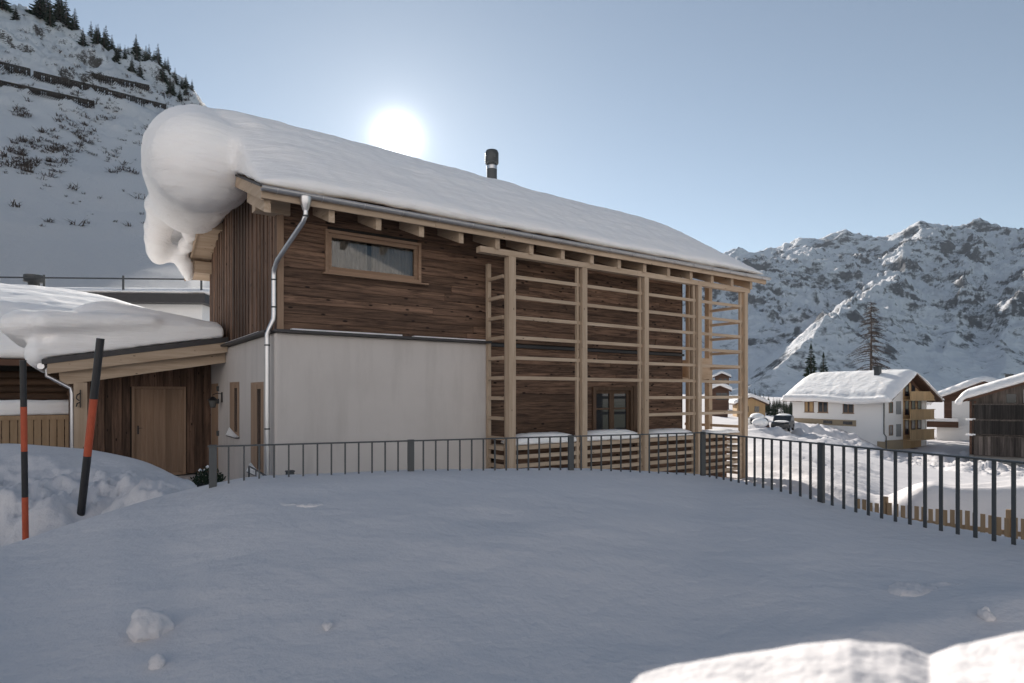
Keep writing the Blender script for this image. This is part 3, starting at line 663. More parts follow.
for (t, w, z, r_) in ((-1.3, 6.6, 5.15, .5), (-1.32, 7.0, 4.95, .42), (-1.36, 7.3, 4.7, .38), (-1.36, 7.6, 4.45, .36), (-1.34, 7.85, 4.22, .34), (-1.26, 8.0, 4.08, .30), (-1.25, 8.0, 4.12, .26), (-1.08, 8.0, 4.2, .24),
                      (-1.0, 8.2, 4.9, .5), (-.9, 7.9, 4.22, .24), (-.74, 7.85, 4.05, .26), (-.62, 7.85, 3.85, .25), (-.56, 7.85, 3.66, .20), (-.53, 7.85, 3.5, .14), (-.62, 7.4, 4.35, .26), (-.6, 6.9, 4.6, .26), (-.45, 8.3, 4.3, .4), (-1.1, 8.6, 4.7, .4)):
    shp.append(('s', (t, w, z), r_))
snow_body('roof_snow', shp, 'deep smooth snow on the timber house roof, curling over its left gable in a big roll', frame=HF, vox=.085, smooth=7, disp=.11, dscale=1.1)
# snow lying on the slatted parapet of the veranda
for bay, (a, b) in enumerate([(TP[i] + .12, TP[i + 1] - .1) for i in range(4)]):
    tall = (.25, .25, .20, .10)[bay]
    us2 = list(np.linspace(a, b - .08, 14)); vs2 = list(np.linspace(CW + .0, CW + .62, 8))
    top = lambda u, v, a=a, b=b, h=tall: -1.22 + h * (1 - abs((u - (a + b) / 2) / ((b - a) / 2)) ** 4 * .5) * (1 - ((v - CW - .31) / .33) ** 4 * .6)
    snow_body('parapet_snow', [('g', us2, vs2, top, lambda u, v: -1.235)], ['cushion of snow on the slatted parapet in the first bay beside the pale wall', 'cushion of snow on the slatted parapet below the french window', 'thin snow on the slatted parapet in the bay right of the french window', 'trace of snow on the slatted parapet in the last bay before the corner'][bay], frame=HF, vox=.045, smooth=3, disp=.03, dscale=.3)

# ------------------------------------------------------------------ annexe with pent roof
AW = 7.27; AF = 4.75
annex = empty('annexe', (*W2(0, AW), GZ), GA, 'low timber annexe with a plain door under a sloping canopy, left of the house', 'annexe')
def ab(m, name, mat, bevel=0, parent=annex): return m.build(name, mat, parent, (0, AW, GZ), bevel)
def az(t): return 1.50 + (t - .0) * .178        # top of canopy at t (negative to the left)
TL = -3.92
m = MB(); t = -3.45; i = 0
while t < -.02:
    bw = random.choice([.16, .2, .24]); e = min(-.01, t + bw); o = (0 if i % 2 else -.025)
    if not (-2.02 < t + .1 < -.68) : 
        m.prism([(t, AW + o, GZ), (e - .005, AW + o, GZ), (e - .005, AW + o, az(e) - .205), (t, AW + o, az(t) - .205)], (0, .05, 0))
    else:
        m.prism([(t, AW + o, .20), (e - .005, AW + o, .20), (e - .005, AW + o, az(e) - .205), (t, AW + o, az(t) - .205)], (0, .05, 0))
    t = e; i += 1
ab(m, 'upright_cladding', 'wood_dz', .003)
m = MB(); m.prism([(-3.4, AW + .06, GZ), (0, AW + .06, GZ), (0, AW + .06, az(0) - .21), (-3.4, AW + .06, az(-3.4) - .21)], (0, 2.6, 0)); ab(m, 'wall_core', 'interior')
m = MB(); m.box(-3.45, -3.40, AW, AW + 3, GZ, .5); ab(m, 'side_cladding', 'wood_dz')
m = MB(); framebox(m, -2.02, -.68, GZ - .02, .21, AW - .06, AW + .03, .07); dr = ab(m, 'door_frame', 'door', .004)
m = MB()
for k in range(8): x0 = -1.945 + k * .15; m.box(x0, x0 + .149, AW - .02, AW + .02, GZ, .135)
dl = ab(m, 'door_leaf', 'door', .002)
m = MB(); m.box(-1.89, -1.85, AW - .028, AW - .018, -1.12, -.88); m.tube([(-1.87, AW - .02, -.95), (-1.87, AW - .075, -.95), (-1.86, AW - .08, -.95), (-1.74, AW - .08, -.95)], .011, 8); m.tube([(-1.87, AW - .018, -1.07), (-1.87, AW - .034, -1.07)], .02, 10)
ab(m, 'handle', 'black', 0, dl)
# canopy
m = MB(); m.prism([(TL, AF, az(TL) - .13), (.0, AF, az(0) - .13), (.0, AF, az(0)), (TL, AF, az(TL))], (0, AW + 3 - AF, 0)); can = ab(m, 'canopy', 'flash')
m = MB(); m.prism([(TL + .10, AF + .02, az(TL + .1) - .36), (-.01, AF + .02, az(-.01) - .40), (-.01, AF + .02, az(-.01) - .132), (TL + .10, AF + .02, az(TL + .1) - .132)], (0, .06, 0)); ab(m, 'fascia', 'wood_lx', .005)
m = MB(); m.prism([(TL + .32, AF + .30, az(TL + .32) - .66), (-.01, AF + .30, az(-.01) - .66), (-.01, AF + .30, az(-.01) - .34), (TL + .32, AF + .30, az(TL + .32) - .34)], (0, .16, 0)); ab(m, 'beam', 'wood_lx', .008)
m = MB(); m.prism([(TL + .1, AF + .08, az(TL + .1) - .20), (0, AF + .08, az(0) - .20), (0, AF + .08, az(0) - .134), (TL + .1, AF + .08, az(TL + .1) - .134)], (0, AW + 2.8 - AF, 0)); ab(m, 'soffit', 'wood_ly')
for k in range(4):
    w = AF + .9 + k * .7
    if w < AW: m = MB(); m.prism([(TL + .3, w, az(TL + .3) - .42), (-.01, w, az(0) - .42), (-.01, w, az(0) - .21), (TL + .3, w, az(TL + .3) - .21)], (0, .12, 0)); ab(m, 'rafter', 'wood_lx', .005)
m = MB(); m.box(-3.33, -3.06, AF + .28, AF + .48, GZ, az(-3.2) - .655); ab(m, 'post', 'wood_lz', .01)
m = MB(); m.bar((-3.2, AF + .26, .10), (-3.2, AF + .26, -.32), .05, .02, (1, 0, 0)); m.tube([(-3.2, AF + .25, .02), (-3.26, AF + .18, -.02), (-3.28, AF + .16, -.1), (-3.22, AF + .16, -.16)], .014, 6); m.tube([(-3.2, AF + .25, -.2), (-3.26, AF + .2, -.22), (-3.28, AF + .18, -.3)], .014, 6)
ab(m, 'iron_hook', 'black')
m = MB(); m.tube([(TL - .02, AF + .02, az(TL) - .17), (TL - .02, AW + 2, az(TL) - .17)], .07, 12); m.tube([(TL + .08, AF + .30, az(TL) - .2), (TL + .08, AF + .3, az(TL) - .38), (TL + .35, AF + .3, az(TL) - .55), (TL + .53, AF + .3, az(TL) - .66), (TL + .56, AF + .3, az(TL) - .8), (TL + .56, AF + .3, GZ)], .042, 12)
ab(m, 'downpipe', 'zinc')
# snow pillow on the canopy
us = [TL - .15 + (3.98 + .0) * k / 30 for k in range(31)]; vs_ = [AF - .02 + (AW + 3 - AF) * k / 24 for k in range(25)]
def ath(t, w):
    a = min(1, (t - TL + .2) / 1.3); b = min(1, (w - AF + .1) / 1.1); r_ = min(1, (0.05 - t) / 2.6)
    return .14 + 1.18 * (1 - (1 - max(a, 0)) ** 2.2) * (.30 + .70 * (1 - (1 - b) ** 2)) * (.22 + .78 * r_)
shp = [('g', us, vs_, lambda t, w: az(t) + ath(t, w), lambda t, w: az(t) + .01)]
for k in range(12):
    t = TL - .30 + k * .22; f = k / 11
    shp.append(('s', (t, AF + .15 - .25 * (1 - f) + (.55 if k < 2 else .2), az(t) + .88 - .30 * f), (.42, .50, .30 - .08 * f)))
for k in range(9): shp.append(('s', (TL - .30, AF + .5 + k * .5, az(TL) + .78), (.52, .5, .36)))
for k in range(8): shp.append(('s', (TL - .08, AF + .3 + k * .55, az(TL) + .12), (.26, .4, .34)))
snow_body('canopy_snow', shp, 'thick layered snow pillow bulging over the annexe canopy', frame=HF, vox=.06, smooth=6, disp=.06, dscale=.6)

# ------------------------------------------------------------------ lantern, planter, handrail at the entrance
lx, ly = W2(-.32, 5.55)
lan = empty('wall_lantern', (*W2(0, 5.55), -.15), GA, 'black wall lantern on a bracket beside the house door', 'lantern')
def lb(m, n, mt): return m.build(n, mt, lan)
m = MB(); m.box(-.03, 0, -.05, .05, -.08, .2); m.tube([(-.02, 0, .15), (-.14, 0, .17), (-.24, 0, .13), (-.24, 0, .06)], .012, 6); lb(m, 'bracket', 'black')
m = MB(); m.tube([(-.24, 0, .08), (-.24, 0, .02), (-.24, 0, -.02)], [.03, .10, .15], 10); m.tube([(-.24, 0, -.20), (-.24, 0, -.22)], .07, 10); lb(m, 'lantern_cap', 'black')
m = MB(); m.tube([(-.24, 0, -.02), (-.24, 0, -.20)], [.115, .07], 8); lb(m, 'lantern_glass', 'lampglass')
px_, py_, _ = at(208, 9.4); 
pl = empty('potted_shrub', (px_, py_, GZ), .3, 'dark pot with a small snow-dusted evergreen behind the first railing post', 'planter')
zz = gz(px_, py_); pl.location.z = zz; pl.scale = (.62, .62, .8)
m = MB(); m.tube([(0, 0, -.1), (0, 0, .02), (0, 0, .50), (0, 0, .54)], [.14, .17, .25, .24], 20); m.build('pot', 'pot', pl)
m = MB(); random.seed(5)
for k in range(420):
    a = random.uniform(0, 6.28); r_ = .36 * random.random() ** .5; z = .52 + random.uniform(0, .36) * (1 - r_ / .5); c = Vector((r_ * math.cos(a), r_ * math.sin(a), z))
    u = Vector((random.uniform(-1, 1), random.uniform(-1, 1), random.uniform(-.3, 1))).normalized() * .09; v = u.cross(Vector((random.random(), random.random(), .3))).normalized() * .02
    m.quad(c, c + u * .5 + v, c + u, c + u * .5 - v)
m.build('foliage', 'leaf', pl)
m = MB()
for k in range(5):
    a = random.uniform(0, 6.28); r_ = .3 * random.random() ** .5; c = (r_ * math.cos(a), r_ * math.sin(a), .68 + random.uniform(0, .15)); m.tube([(c[0], c[1], c[2] - .03), c, (c[0], c[1], c[2] + .03)], [.02, .05, .01], 6)
m.build('snow_cap', 'snow_roof', pl)
# short stair handrail by the tall window
hx, hy, _ = at(249, 10.3)
hr = empty('stair_handrail', (hx, hy, GZ), 0, 'short dark stair handrail sloping down in front of the tall window', 'handrail')
m = MB(); e_ = Vector(at(271, 9.6)) - Vector((hx, hy, 0)); z0 = -1.19 - GZ; z1 = -1.30 - GZ
m.tube([(0, 0, z0 - .5), (0, 0, z0), (e_.x, e_.y, z1), (e_.x, e_.y, z1 - .5)], .014, 8); m.build('top_rail', 'iron', hr)
for f in (.33, .66): m = MB(); m.tube([(e_.x * f, e_.y * f, z0 - 1.2), (e_.x * f, e_.y * f, z0 + (z1 - z0) * f)], .010, 6); m.build('baluster', 'iron', hr)
# little vent box standing at the foot of the pale wall
bx_, by_, _ = at(290, 12.0)
m = MB(); m.box(-.07, .07, -.06, .06, 0, .80); m.box(-.08, .08, -.07, .07, .80, .83)
o = m.build('service_box', 'iron', None, (0, 0, 0), .01); o.location = (bx_, by_, GZ); o.rotation_euler = (0, 0, GA); tag(o, 'small dark service box at the foot of the pale wall', 'service box')
# ------------------------------------------------------------------ terrace railing
RT = -.44; PI_ = .12
rl = empty('terrace_railing', (P2.x, P2.y, -1.45), 0, 'dark metal terrace railing with flat bars, half buried in snow', 'railing')
def rb(m, n, mt='iron', bevel=0, parent=rl): return m.build(n, mt, parent, (P2.x, P2.y, -1.45), bevel)
L_1 = 5.08; L_2 = 7.2
def rp(d, s): return (P2.x + d.x * s, P2.y + d.y * s)
for d, L in ((RD1, L_1), (RD2, L_2)):
    m = MB(); a = rp(d, 0); b = rp(d, L); m.bar((*a, RT), (*b, RT), .045, .012); rb(m, 'top_rail', bevel=.002)
    m = MB(); m.bar((*a, RT - .92), (*b, RT - .92), .04, .012); rb(m, 'bottom_rail')
posts = [(RD1, 0), (RD1, 1.68), (RD1, 3.36), (RD1, 5.04), (RD2, 1.68), (RD2, 3.36), (RD2, 5.04), (RD2, 6.72)]
for d, s in posts:
    x, y = rp(d, s); p = Vector((x, y)); q = p + d * .001
    m = MB(); nrm_ = Vector((-d.y, d.x)); m.bar((x, y, RT - 1.0), (x, y, RT + (.012 if (d is RD1 and s < 5) or d is RD2 else .014)), .06 if d is RD2 else .06, .012 if False else .03, (nrm_.x, nrm_.y, 0)); rb(m, 'post', bevel=.002)
nb = 0
for d, L in ((RD1, L_1), (RD2, L_2)):
    s = PI_
    while s < L - .05:
        if min(abs(s % 1.68), abs(1.68 - s % 1.68)) > .03:
            x, y = rp(d, s); nrm_ = Vector((-d.y, d.x))
            m = MB(); m.bar((x, y, RT - .92), (x, y, RT - .005), .026 if d is RD2 else .014, .008 if d is RD2 else .012, (nrm_.x, nrm_.y, 0)); rb(m, 'baluster')
        s += PI_

# ------------------------------------------------------------------ snow poles and loose lumps
def snow_pole(x0, y0, x1, y1, Yd, bands, wpx, label, patch=False):
    a = Vector(at(x0, Yd, y0)); b = Vector(at(x1, Yd + .1, y1)); r_ = wpx / F * Yd / 2
    e = empty('snow_pole', b, 0, label, 'snow pole', 'snow poles stuck in the bank')
    d = a - b; L = d.length; d.normalize()
    for f0, f1, mt in bands:
        m = MB(); nn = 8; pts = [d * (L * (f0 + (f1 - f0) * k / nn)) for k in range(nn + 1)]
        if f0 <= 0: pts[0] = d * (-.45)
        m.tube(pts, r_, 12); m.build('pole_band', mt, e)
    return e
snow_pole(23, 360, 25.5, 534, 5.35, [(0, .215, 'orange'), (.215, .48, 'black'), (.48, .735, 'orange'), (.735, 1, 'black')], 5.6, 'shorter upright snow pole at the far left with an orange foot')
snow_pole(100.5, 338.5, 80.5, 517, 5.9, [(0, .345, 'black'), (.345, .665, 'orange'), (.665, 1, 'black')], 7.2, 'taller leaning snow pole in front of the annexe, black with one orange band')
random.seed(3)
for k, (px, py, sz, lb_) in enumerate([(150, 633, .085, 'largest broken lump of snow lying in the lower left foreground'), (327, 629, .025, 'small crumb of snow lying alone in the middle of the foreground'), (156, 667, .035, 'small flat lump of snow just below the largest one'), (298, 503, .055, 'low crust of snow on the drift below the pale wall'), (985, 618, .035, 'rounded block of snow on the ploughed edge at the lower right'), (940, 588, .07, 'long low heap of snow above the ploughed edge at the right')]):
    # walk the sight line down to the snow
    r_ = (px - 512) / F; Y = 1.5
    while Y < 9 and -(py - HY) / F * Y > gz(r_ * Y, Y): Y += .02
    x, y = r_ * Y, Y; z = gz(x, y)
    sh = [('s', (random.uniform(-.4, .4) * sz, random.uniform(-.4, .4) * sz, random.uniform(-.3, .55) * sz), tuple(sz * random.uniform(.45, .95) for _ in range(3))) for _ in range(6)]
    if k in (3, 5): sh = [('s', (random.uniform(-3, 3) * sz, random.uniform(-1, 1) * sz, -.3 * sz), (sz * 1.4, sz, sz * .45)) for _ in range(6)]
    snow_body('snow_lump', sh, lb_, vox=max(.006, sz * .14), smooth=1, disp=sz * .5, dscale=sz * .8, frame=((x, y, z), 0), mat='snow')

# ------------------------------------------------------------------ picket fence
A_ = Vector(at(858, 13.6)); B_ = Vector(at(1085, 11.0)); dv = (B_ - A_); L = dv.length; dv.normalize(); n = int(L / .122); ZT = -2.31
pf = empty('picket_fence', (A_.x, A_.y, -3.4), 0, 'low wooden picket fence on the slope below the terrace railing', 'fence')
O3 = (A_.x, A_.y, -3.4); nr_ = Vector((-dv.y, dv.x, 0))
random.seed(2)
for k in range(n):
    p = A_ + dv * (k * .122); h = ZT + random.uniform(-.03, .03); m = MB()
    m.bar((p.x, p.y, -3.9), (p.x, p.y, h), .078, .022, nr_); m.build('picket', 'fence_w', pf, O3, .003)
for z in (-2.62, -3.1): m = MB(); q = A_ - nr_ * -.03; r2 = B_ - nr_ * -.03; m.bar((q.x, q.y, z), (r2.x, r2.y, z), .03, .09); m.build('fence_rail', 'fence_w', pf, O3)
for px in (887, 1010):
    f = (px - 858) / 227 * 1.06; p = A_ + (B_ - A_) * f + nr_ * .1; m = MB(); m.bar((p.x, p.y, -3.9), (p.x, p.y, ZT + .12), .11, .11, nr_); m.build('fence_post', 'fence_w', pf, O3, .01)

# ------------------------------------------------------------------ old log building with deep snow roof (left)
LBO = Vector((-24.2, 16.0)); 
# front wall along the house direction: point at picture column 76 is its right corner
LY = 21.0; cr = Vector(at(76, LY)[:2])
logb = empty('log_house', (cr.x, cr.y, GZ), GA, 'old dark log house with a deep snowy roof at the far left', 'house')
LO = (0, 0, GZ)
m = MB(); z = GZ; random.seed(4)
while z < .75:
    m.tube([(-12, .13, z + .1), (.18 if int(z * 10) % 2 else .02, .13, z + .1)], .13, 10); m.tube([(-.13, -.2, z + .21), (-.13, 6, z + .21)], .125, 10); z += .235
m.build('log_wall', 'log', logb, LO)
m = MB(); m.prism([(-12.8, -1.0, .88), (-12.8, 5, 2.75), (-12.8, 5, 2.93), (-12.8, -1.0, 1.06)], (16.9, 0, 0)); m.prism([(-12.8, 11, .88), (-12.8, 5, 2.75), (-12.8, 5, 2.93), (-12.8, 11, 1.06)], (16.9, 0, 0)); m.build('roof', 'brown', logb, LO)
m = MB(); m.prism([(-.2, 0, .6), (-.2, 10, .6), (-.2, 5, 2.7)], (.1, 0, 0)); m.box(-12, -.3, .3, 10, GZ, .9); m.build('wall_core', 'interior', logb, LO)
def lbr(w): return 1.06 + (6 - abs(w - 5)) * .312
us = list(np.linspace(-12.9, 4.25, 60)); vs_ = list(np.linspace(-1.15, 11.1, 44))
def lth(t, w):
    e = min(1, (w + 1.2) / 2.0); r_ = min(1, max(0, 4.4 - t) / 5.5); return .2 + 1.25 * (1 - (1 - e) ** 2) * (1 - (1 - r_) ** 2)
snow_body('log_house_snow', [('g', us, vs_, lambda t, w: lbr(w) - .15 * math.exp(-((w - 5) / .8) ** 2) + lth(t, w), lambda t, w: lbr(w) + .01)], 'broad sunlit snow covering the roof of the old log house', frame=((cr.x, cr.y, 0), GA), vox=.13, smooth=8, disp=.18, dscale=2)
# boarded balcony front with snow on its rail, before the log house
bc = Vector(at(79, 17.5)[:2]); bf = empty('board_fence', (bc.x, bc.y, GZ), GA, 'pale upright board fence with snow on its top rail, in front of the log house', 'fence')
for k in range(40): m = MB(); x = -.17 * k; m.box(x - .15, x, 0, .03, -.2, 1.62 + .0); m.build('fence_board', 'fence_w', bf)
m = MB(); m.box(-6.9, .03, -.04, .09, 1.60, 1.72); m.build('top_rail', 'fence_w', bf)
snow_body('fence_snow', [('g', list(np.linspace(-6.8, -.05, 40)), list(np.linspace(-.1, .5, 8)), lambda u, v: 1.74 + .40 * (1 - ((v - .2) / .36) ** 4 * .4), lambda u, v: 1.73)], 'thick strip of snow resting on the pale board fence', vox=.06, smooth=3, disp=.05, frame=((bc.x, bc.y, GZ), GA))
# ------------------------------------------------------------------ flat-roofed building behind
fx_, fy_, _ = at(75, 44)
fb = empty('flat_roof_building', (-42, 42, -1), .06, 'white flat-roofed building behind the log house, snow and a thin safety rail on its roof', 'building')
FO = (-42, 42, -1)
m = MB(); m.box(-64, -21.6, 42.4, 52, -1, 6.25); m.build('wall', 'stucco_w', fb, (-42, 42, -1))
m = MB(); m.box(-64.5, -21.0, 41.4, 52.5, 6.25, 6.85); m.build('roof', 'flash', fb, FO)
for k in range(9): m = MB(); x = -63 + k * 5.2; m.tube([(x, 41.8, 6.8), (x, 41.8, 8.1)], .07, 6); m.build('rail_post', 'iron', fb, FO)
m = MB(); m.tube([(-64, 41.8, 7.9), (-21.4, 41.8, 7.9)], .055, 6); m.build('safety_rail', 'iron', fb, FO)
m = MB(); m.tube([(-33.0, 42.6, 7), (-33.0, 42.6, 7.7), (-33.0, 42.6, 7.72), (-33.0, 42.6, 8.2)], [.35, .35, .6, .6], 12); m.build('roof_vent', 'iron', fb, FO)
snow_body('flat_roof_snow', [('g', list(np.linspace(-22.3, 21.2, 40)), list(np.linspace(-.7, 10.3, 14)), lambda u, v: 7.87 + .65 * min(1, (v + .75) / 1.5) ** .5 - .05, lambda u, v: 7.86)], 'even layer of snow on the flat roof behind the log house', vox=.25, smooth=2, disp=.12, dscale=2, frame=((-42, 42, -1), .06))

# ------------------------------------------------------------------ white house with timber balconies (right)
KX, KY = 56.2, 94.0; AB = -9.6
ang = math.atan2(.454, .891)
wh = empty('white_house', (KX, KY, AB), ang, 'white village house with timber balconies on its gable and a deep snowy roof', 'house')
WO = (0, 0, AB)
def wb_(m, n, mt, parent=wh, bevel=0): return m.build(n, mt, parent, WO, bevel)
G_, LL = 11.0, 16.3; EA = -.55; RA = 2.9; SLP = (RA - EA) / (G_ / 2)
def raz(x): return EA + (G_ / 2 - abs(x - G_ / 2)) * SLP
m = MB(); m.prism([(0, 0, -4.6), (0, LL, -4.6), (0, LL, raz(0)), (0, 0, raz(0))], (.25, 0, 0)); m.prism([(.25, 0, AB + 2.4), (4.4, 0, AB + 2.4), (4.4, 0, raz(4.4)), (.25, 0, raz(.25))], (0, .25, 0))
m.box(0, .25, 0, LL, AB, -4.6); m.box(.25, G_, LL - .3, LL, AB, raz(0)); m.box(G_ - .25, G_, .2, LL - .3, AB, raz(0)); m.prism([(G_ - 1.8, .3, AB), (G_ - .25, .3, AB), (G_ - .25, .3, raz(G_ - .25)), (G_ - 1.8, .3, raz(G_ - 1.8))], (0, .2, 0))
wb_(m, 'wall', 'stucco_w')
m = MB(); m.box(-.06, 0, 4.6, LL, -5.1, -4.15); m.box(-.05, 4.4, -.06, .0, AB, AB + 2.6); m.box(-.05, 0, 0, 1.2, AB, AB + 2.4); wb_(m, 'plinth', 'ochre')
m = MB(); m.prism([(4.4, .02, AB), (G_ - 1.8, .02, AB), (G_ - 1.8, .02, raz(G_ - 1.8)), (G_ / 2, .02, RA), (4.4, .02, raz(4.4))], (0, .2, 0)); wb_(m, 'timber_gable', 'beige')
m = MB(); m.prism([(6.4, -.02, 1.7), (G_ + .6, -.02, raz(G_) - .5), (G_ + .6, -.02, raz(G_ + .6)), (G_ / 2, -.02, RA)], (0, .04, 0)); wb_(m, 'gable_brown_boards', 'brown')  # dark brown boards under the eave
m = MB()
for sg in (0, 1):
    x0 = -1.2; f = (lambda x: x) if sg == 0 else (lambda x: G_ - x)
    m.prism([(f(x0), -1.5, raz(x0)), (f(G_ / 2), -1.5, RA), (f(G_ / 2), -1.5, RA + .25), (f(x0), -1.5, raz(x0) + .25)], (0, LL + 2.6, 0))
wr = wb_(m, 'roof', 'brown')
m = MB(); m.box(3.5, 4.2, 3.2, 4.0, 1.0, 4.25); wb_(m, 'chimney', 'iron', wr); m = MB(); m.box(3.4, 4.3, 3.1, 4.1, 4.25, 4.38); wb_(m, 'chimney_cap', 'flash', wr)
for z0, z1 in ((-.9, .30), (-3.85, -2.45), (-7.0, -5.55)):
    m = MB(); nb_ = 34
    for k in range(nb_): x = 4.45 + k * (G_ - .4 - 4.45) / nb_; m.box(x, x + .2, -1.15, -1.05, z0, z1)
    bl = wb_(m, 'balcony', 'beige')
    m = MB(); m.box(4.42, G_ - .2, -1.2, .0, z0 - .12, z0 + .02); m.box(4.40, G_ - .18, -1.22, -1.0, z1, z1 + .1); m.box(G_ - .28, G_ - .2, -1.05, 0, z0, z1); wb_(m, 'balcony_floor', 'beige2', bl)
for z0, z1, xs in ((.55, 1.9, (4.95, 6.6)), (-2.35, -.95, (4.95, 6.6, 8.2)), (-5.4, -3.95, (4.95, 6.6, 8.2))):
    for x in xs: 
        m = MB(); framebox(m, x - .05, x + 1.0, z0 - .9, z1, -.04, .03, .12); w_ = wb_(m, 'window', 'win_red'); m = MB(); m.box(x + .07, x + .88, -.01, .0, z0 - .8, z1 - .1); wb_(m, 'pane', 'pane', w_)
m = MB(); m.box(6.0, 8.6, -.9, -.1, AB + .2, AB + 1.2); wb_(m, 'planter_box', 'brown')
for z0, z1 in ((-2.9, -1.2), (-6.3, -4.7)):
    m = MB(); framebox(m, .9, 1.9, z0, z1, -.05, .02, .1); w_ = wb_(m, 'window', 'frame'); m = MB(); m.box(1.0, 1.8, -.01, -.002, z0 + .1, z1 - .1); wb_(m, 'pane', 'pane', w_)
    m = MB(); m.box(2.7, 3.9, -.07, -.0, z0 - .2, z1 + .1); wb_(m, 'shutter', 'shutter')
for i, (y0, y1) in enumerate(((12.1, 13.9), (9.5, 11.3), (5.0, 6.85))):
    m = MB(); z0, z1 = -3.05, -1.25
    m.box(-.05, .02, y0, y0 + .12, z0, z1); m.box(-.05, .02, y1 - .12, y1, z0, z1); m.box(-.05, .02, y0, y1, z0, z0 + .1); m.box(-.05, .02, y0, y1, z1 - .1, z1); m.box(-.05, .02, (y0 + y1) / 2 - .07, (y0 + y1) / 2 + .07, z0, z1); m.box(-.12, 0, y0 - .1, y1 + .1, z0 - .1, z0)
    w_ = wb_(m, 'window', 'frame'); m = MB(); m.box(-.012, -.003, y0 + .1, y1 - .1, z0 + .1, z1 - .1); wb_(m, 'pane', 'pane', w_)
    if i == 0: m = MB(); m.box(-.02, -.013, y0 + .2, y0 + .8, z0 + .1, z1 - .1); m.box(-.02, -.013, y1 - .6, y1 - .15, z0 + .1, z1 - .1); wb_(m, 'curtain', 'beige', w_)
for y0 in (8.7, 5.2): m = MB(); m.box(-.10, -.061, y0, y0 + 1.6, -4.85, -4.35); wb_(m, 'basement_window', 'pane')
m = MB(); m.tube([(-.3, .1, -.5), (-.12, .1, -1.2), (-.12, .1, -6.0), (-.12, -.25, -6.4), (-.12, -.25, AB)], .08, 8); wb_(m, 'downpipe', 'iron')
us = list(np.linspace(-1.75, G_ + 1.5, 40)); vs_ = list(np.linspace(-1.8, LL + 1.4, 50))
def wth(x, y):
    e = min(1, (x + 1.8) / 1.5, (G_ + 1.6 - x) / 1.5); r_ = min(1, (y + 1.9) / 2.5, (LL + 1.5 - y) / 2.5); return .25 + .85 * (1 - (1 - max(0, e)) ** 2) * (1 - (1 - max(0, r_)) ** 2)
wz = lambda x: raz(x) + .25
shp = [('g', us, vs_, lambda x, y: wz(x) - .3 * math.exp(-((x - G_ / 2) / 1) ** 2) + wth(x, y), lambda x, y: wz(x) + .02)]
for k in range(30): y = -1.0 + k * .6; shp.append(('s', (-1.55, y, EA - .05 - .5 * math.exp(-((y - 4) / 5) ** 2)), (.5, .7, .55)))
snow_body('white_house_snow', shp, 'thick snow drooping from the eaves of the white house with balconies', vox=.2, smooth=4, disp=.15, dscale=1.5, frame=((KX, KY, 0), ang))

# ------------------------------------------------------------------ two timber houses on the right edge
aC = -math.atan2(.584, .81)
def gable_house(name, px, Y, zb, half, ez, sl_, depth, label, snowlabel, wallmat, over):
    x, y, _ = at(px, Y); o = empty(name, (x, y, zb), aC, label, 'house'); OO = (0, 0, zb)
    rz_ = lambda u: ez + (half - abs(u - half)) * sl_
    m = MB(); m.prism([(0, 0, zb - 2), (2 * half, 0, zb - 2), (2 * half, 0, rz_(0)), (half, 0, rz_(half)), (0, 0, rz_(0))], (0, depth, 0)); m.build('wall', wallmat, o, OO)
    m = MB()
    for sg in (0, 1):
        f = (lambda u: u) if sg == 0 else (lambda u: 2 * half - u)
        m.prism([(f(-over), -1.2, rz_(-over)), (f(half), -1.2, rz_(half)), (f(half), -1.2, rz_(half) + .3), (f(-over), -1.2, rz_(-over) + .3)], (0, depth + 2, 0))
    m.build('roof', 'brown', o, OO)
    us = list(np.linspace(-over - .35, 2 * half + over + .3, 50)); vs_ = list(np.linspace(-1.6, depth + 1, 30))
    th = lambda u, v: .25 + .95 * (1 - (1 - min(1, (u + over + .4) / 1.3, (2 * half + over + .4 - u) / 1.3, (v + 1.7) / 1.2)) ** 2)
    snow_body(name + '_snow', [('g', us, vs_, lambda u, v: rz_(u) + .3 - .3 * math.exp(-((u - half) / 1) ** 2) + th(u, v), lambda u, v: rz_(u) + .32), ('s', (-over - .2, -1.2, rz_(-over) + .1), (.45, .5, .5))], snowlabel, vox=.2, smooth=4, disp=.15, dscale=1.5, frame=((x, y, 0), aC))
    return o, OO, rz_
hB, OB, rB = gable_house('brown_gable_house', 944, 106, -9.2, 5.4, -.7, .46, 12, 'house with brown gable over white wall, between the balcony house and the weathered one', 'long drift of snow on the brown-gabled house', 'brown', 1.9)
m = MB(); m.box(1.1, 10.6, -.12, -.0, -5.2, -1.2); m.box(-1.0, 10.6, -.6, -.125, -9.2, -5.2); m.build('white_wall', 'stucco_w', hB, OB)
m = MB(); m.box(-2.4, 2.0, -1.9, -.62, -5.6, -4.6); m.build('dark_balcony', 'brown', hB, OB); m = MB(); m.box(-2.4, 2.0, -1.95, -.6, -4.6, -4.1); m.build('balcony_snow', 'snow_roof', hB, OB)
m = MB(); m.box(8.3, 9.4, 3, 4, 1, 3.3); m.build('chimney', 'iron', hB, OB)
hC, OC, rC = gable_house('weathered_timber_house', 970.5, 80, -9.0, 7.5, -.75, .36, 14, 'weathered grey-brown timber house with dark boarded balconies at the right edge', 'sloping snow on the weathered timber house at the right edge', 'grey_w', 1.0)
m = MB(); m.box(-.15, 15.1, -.25, -.005, -10.5, -7.75); m.build('concrete_base', 'concrete', hC, OC)
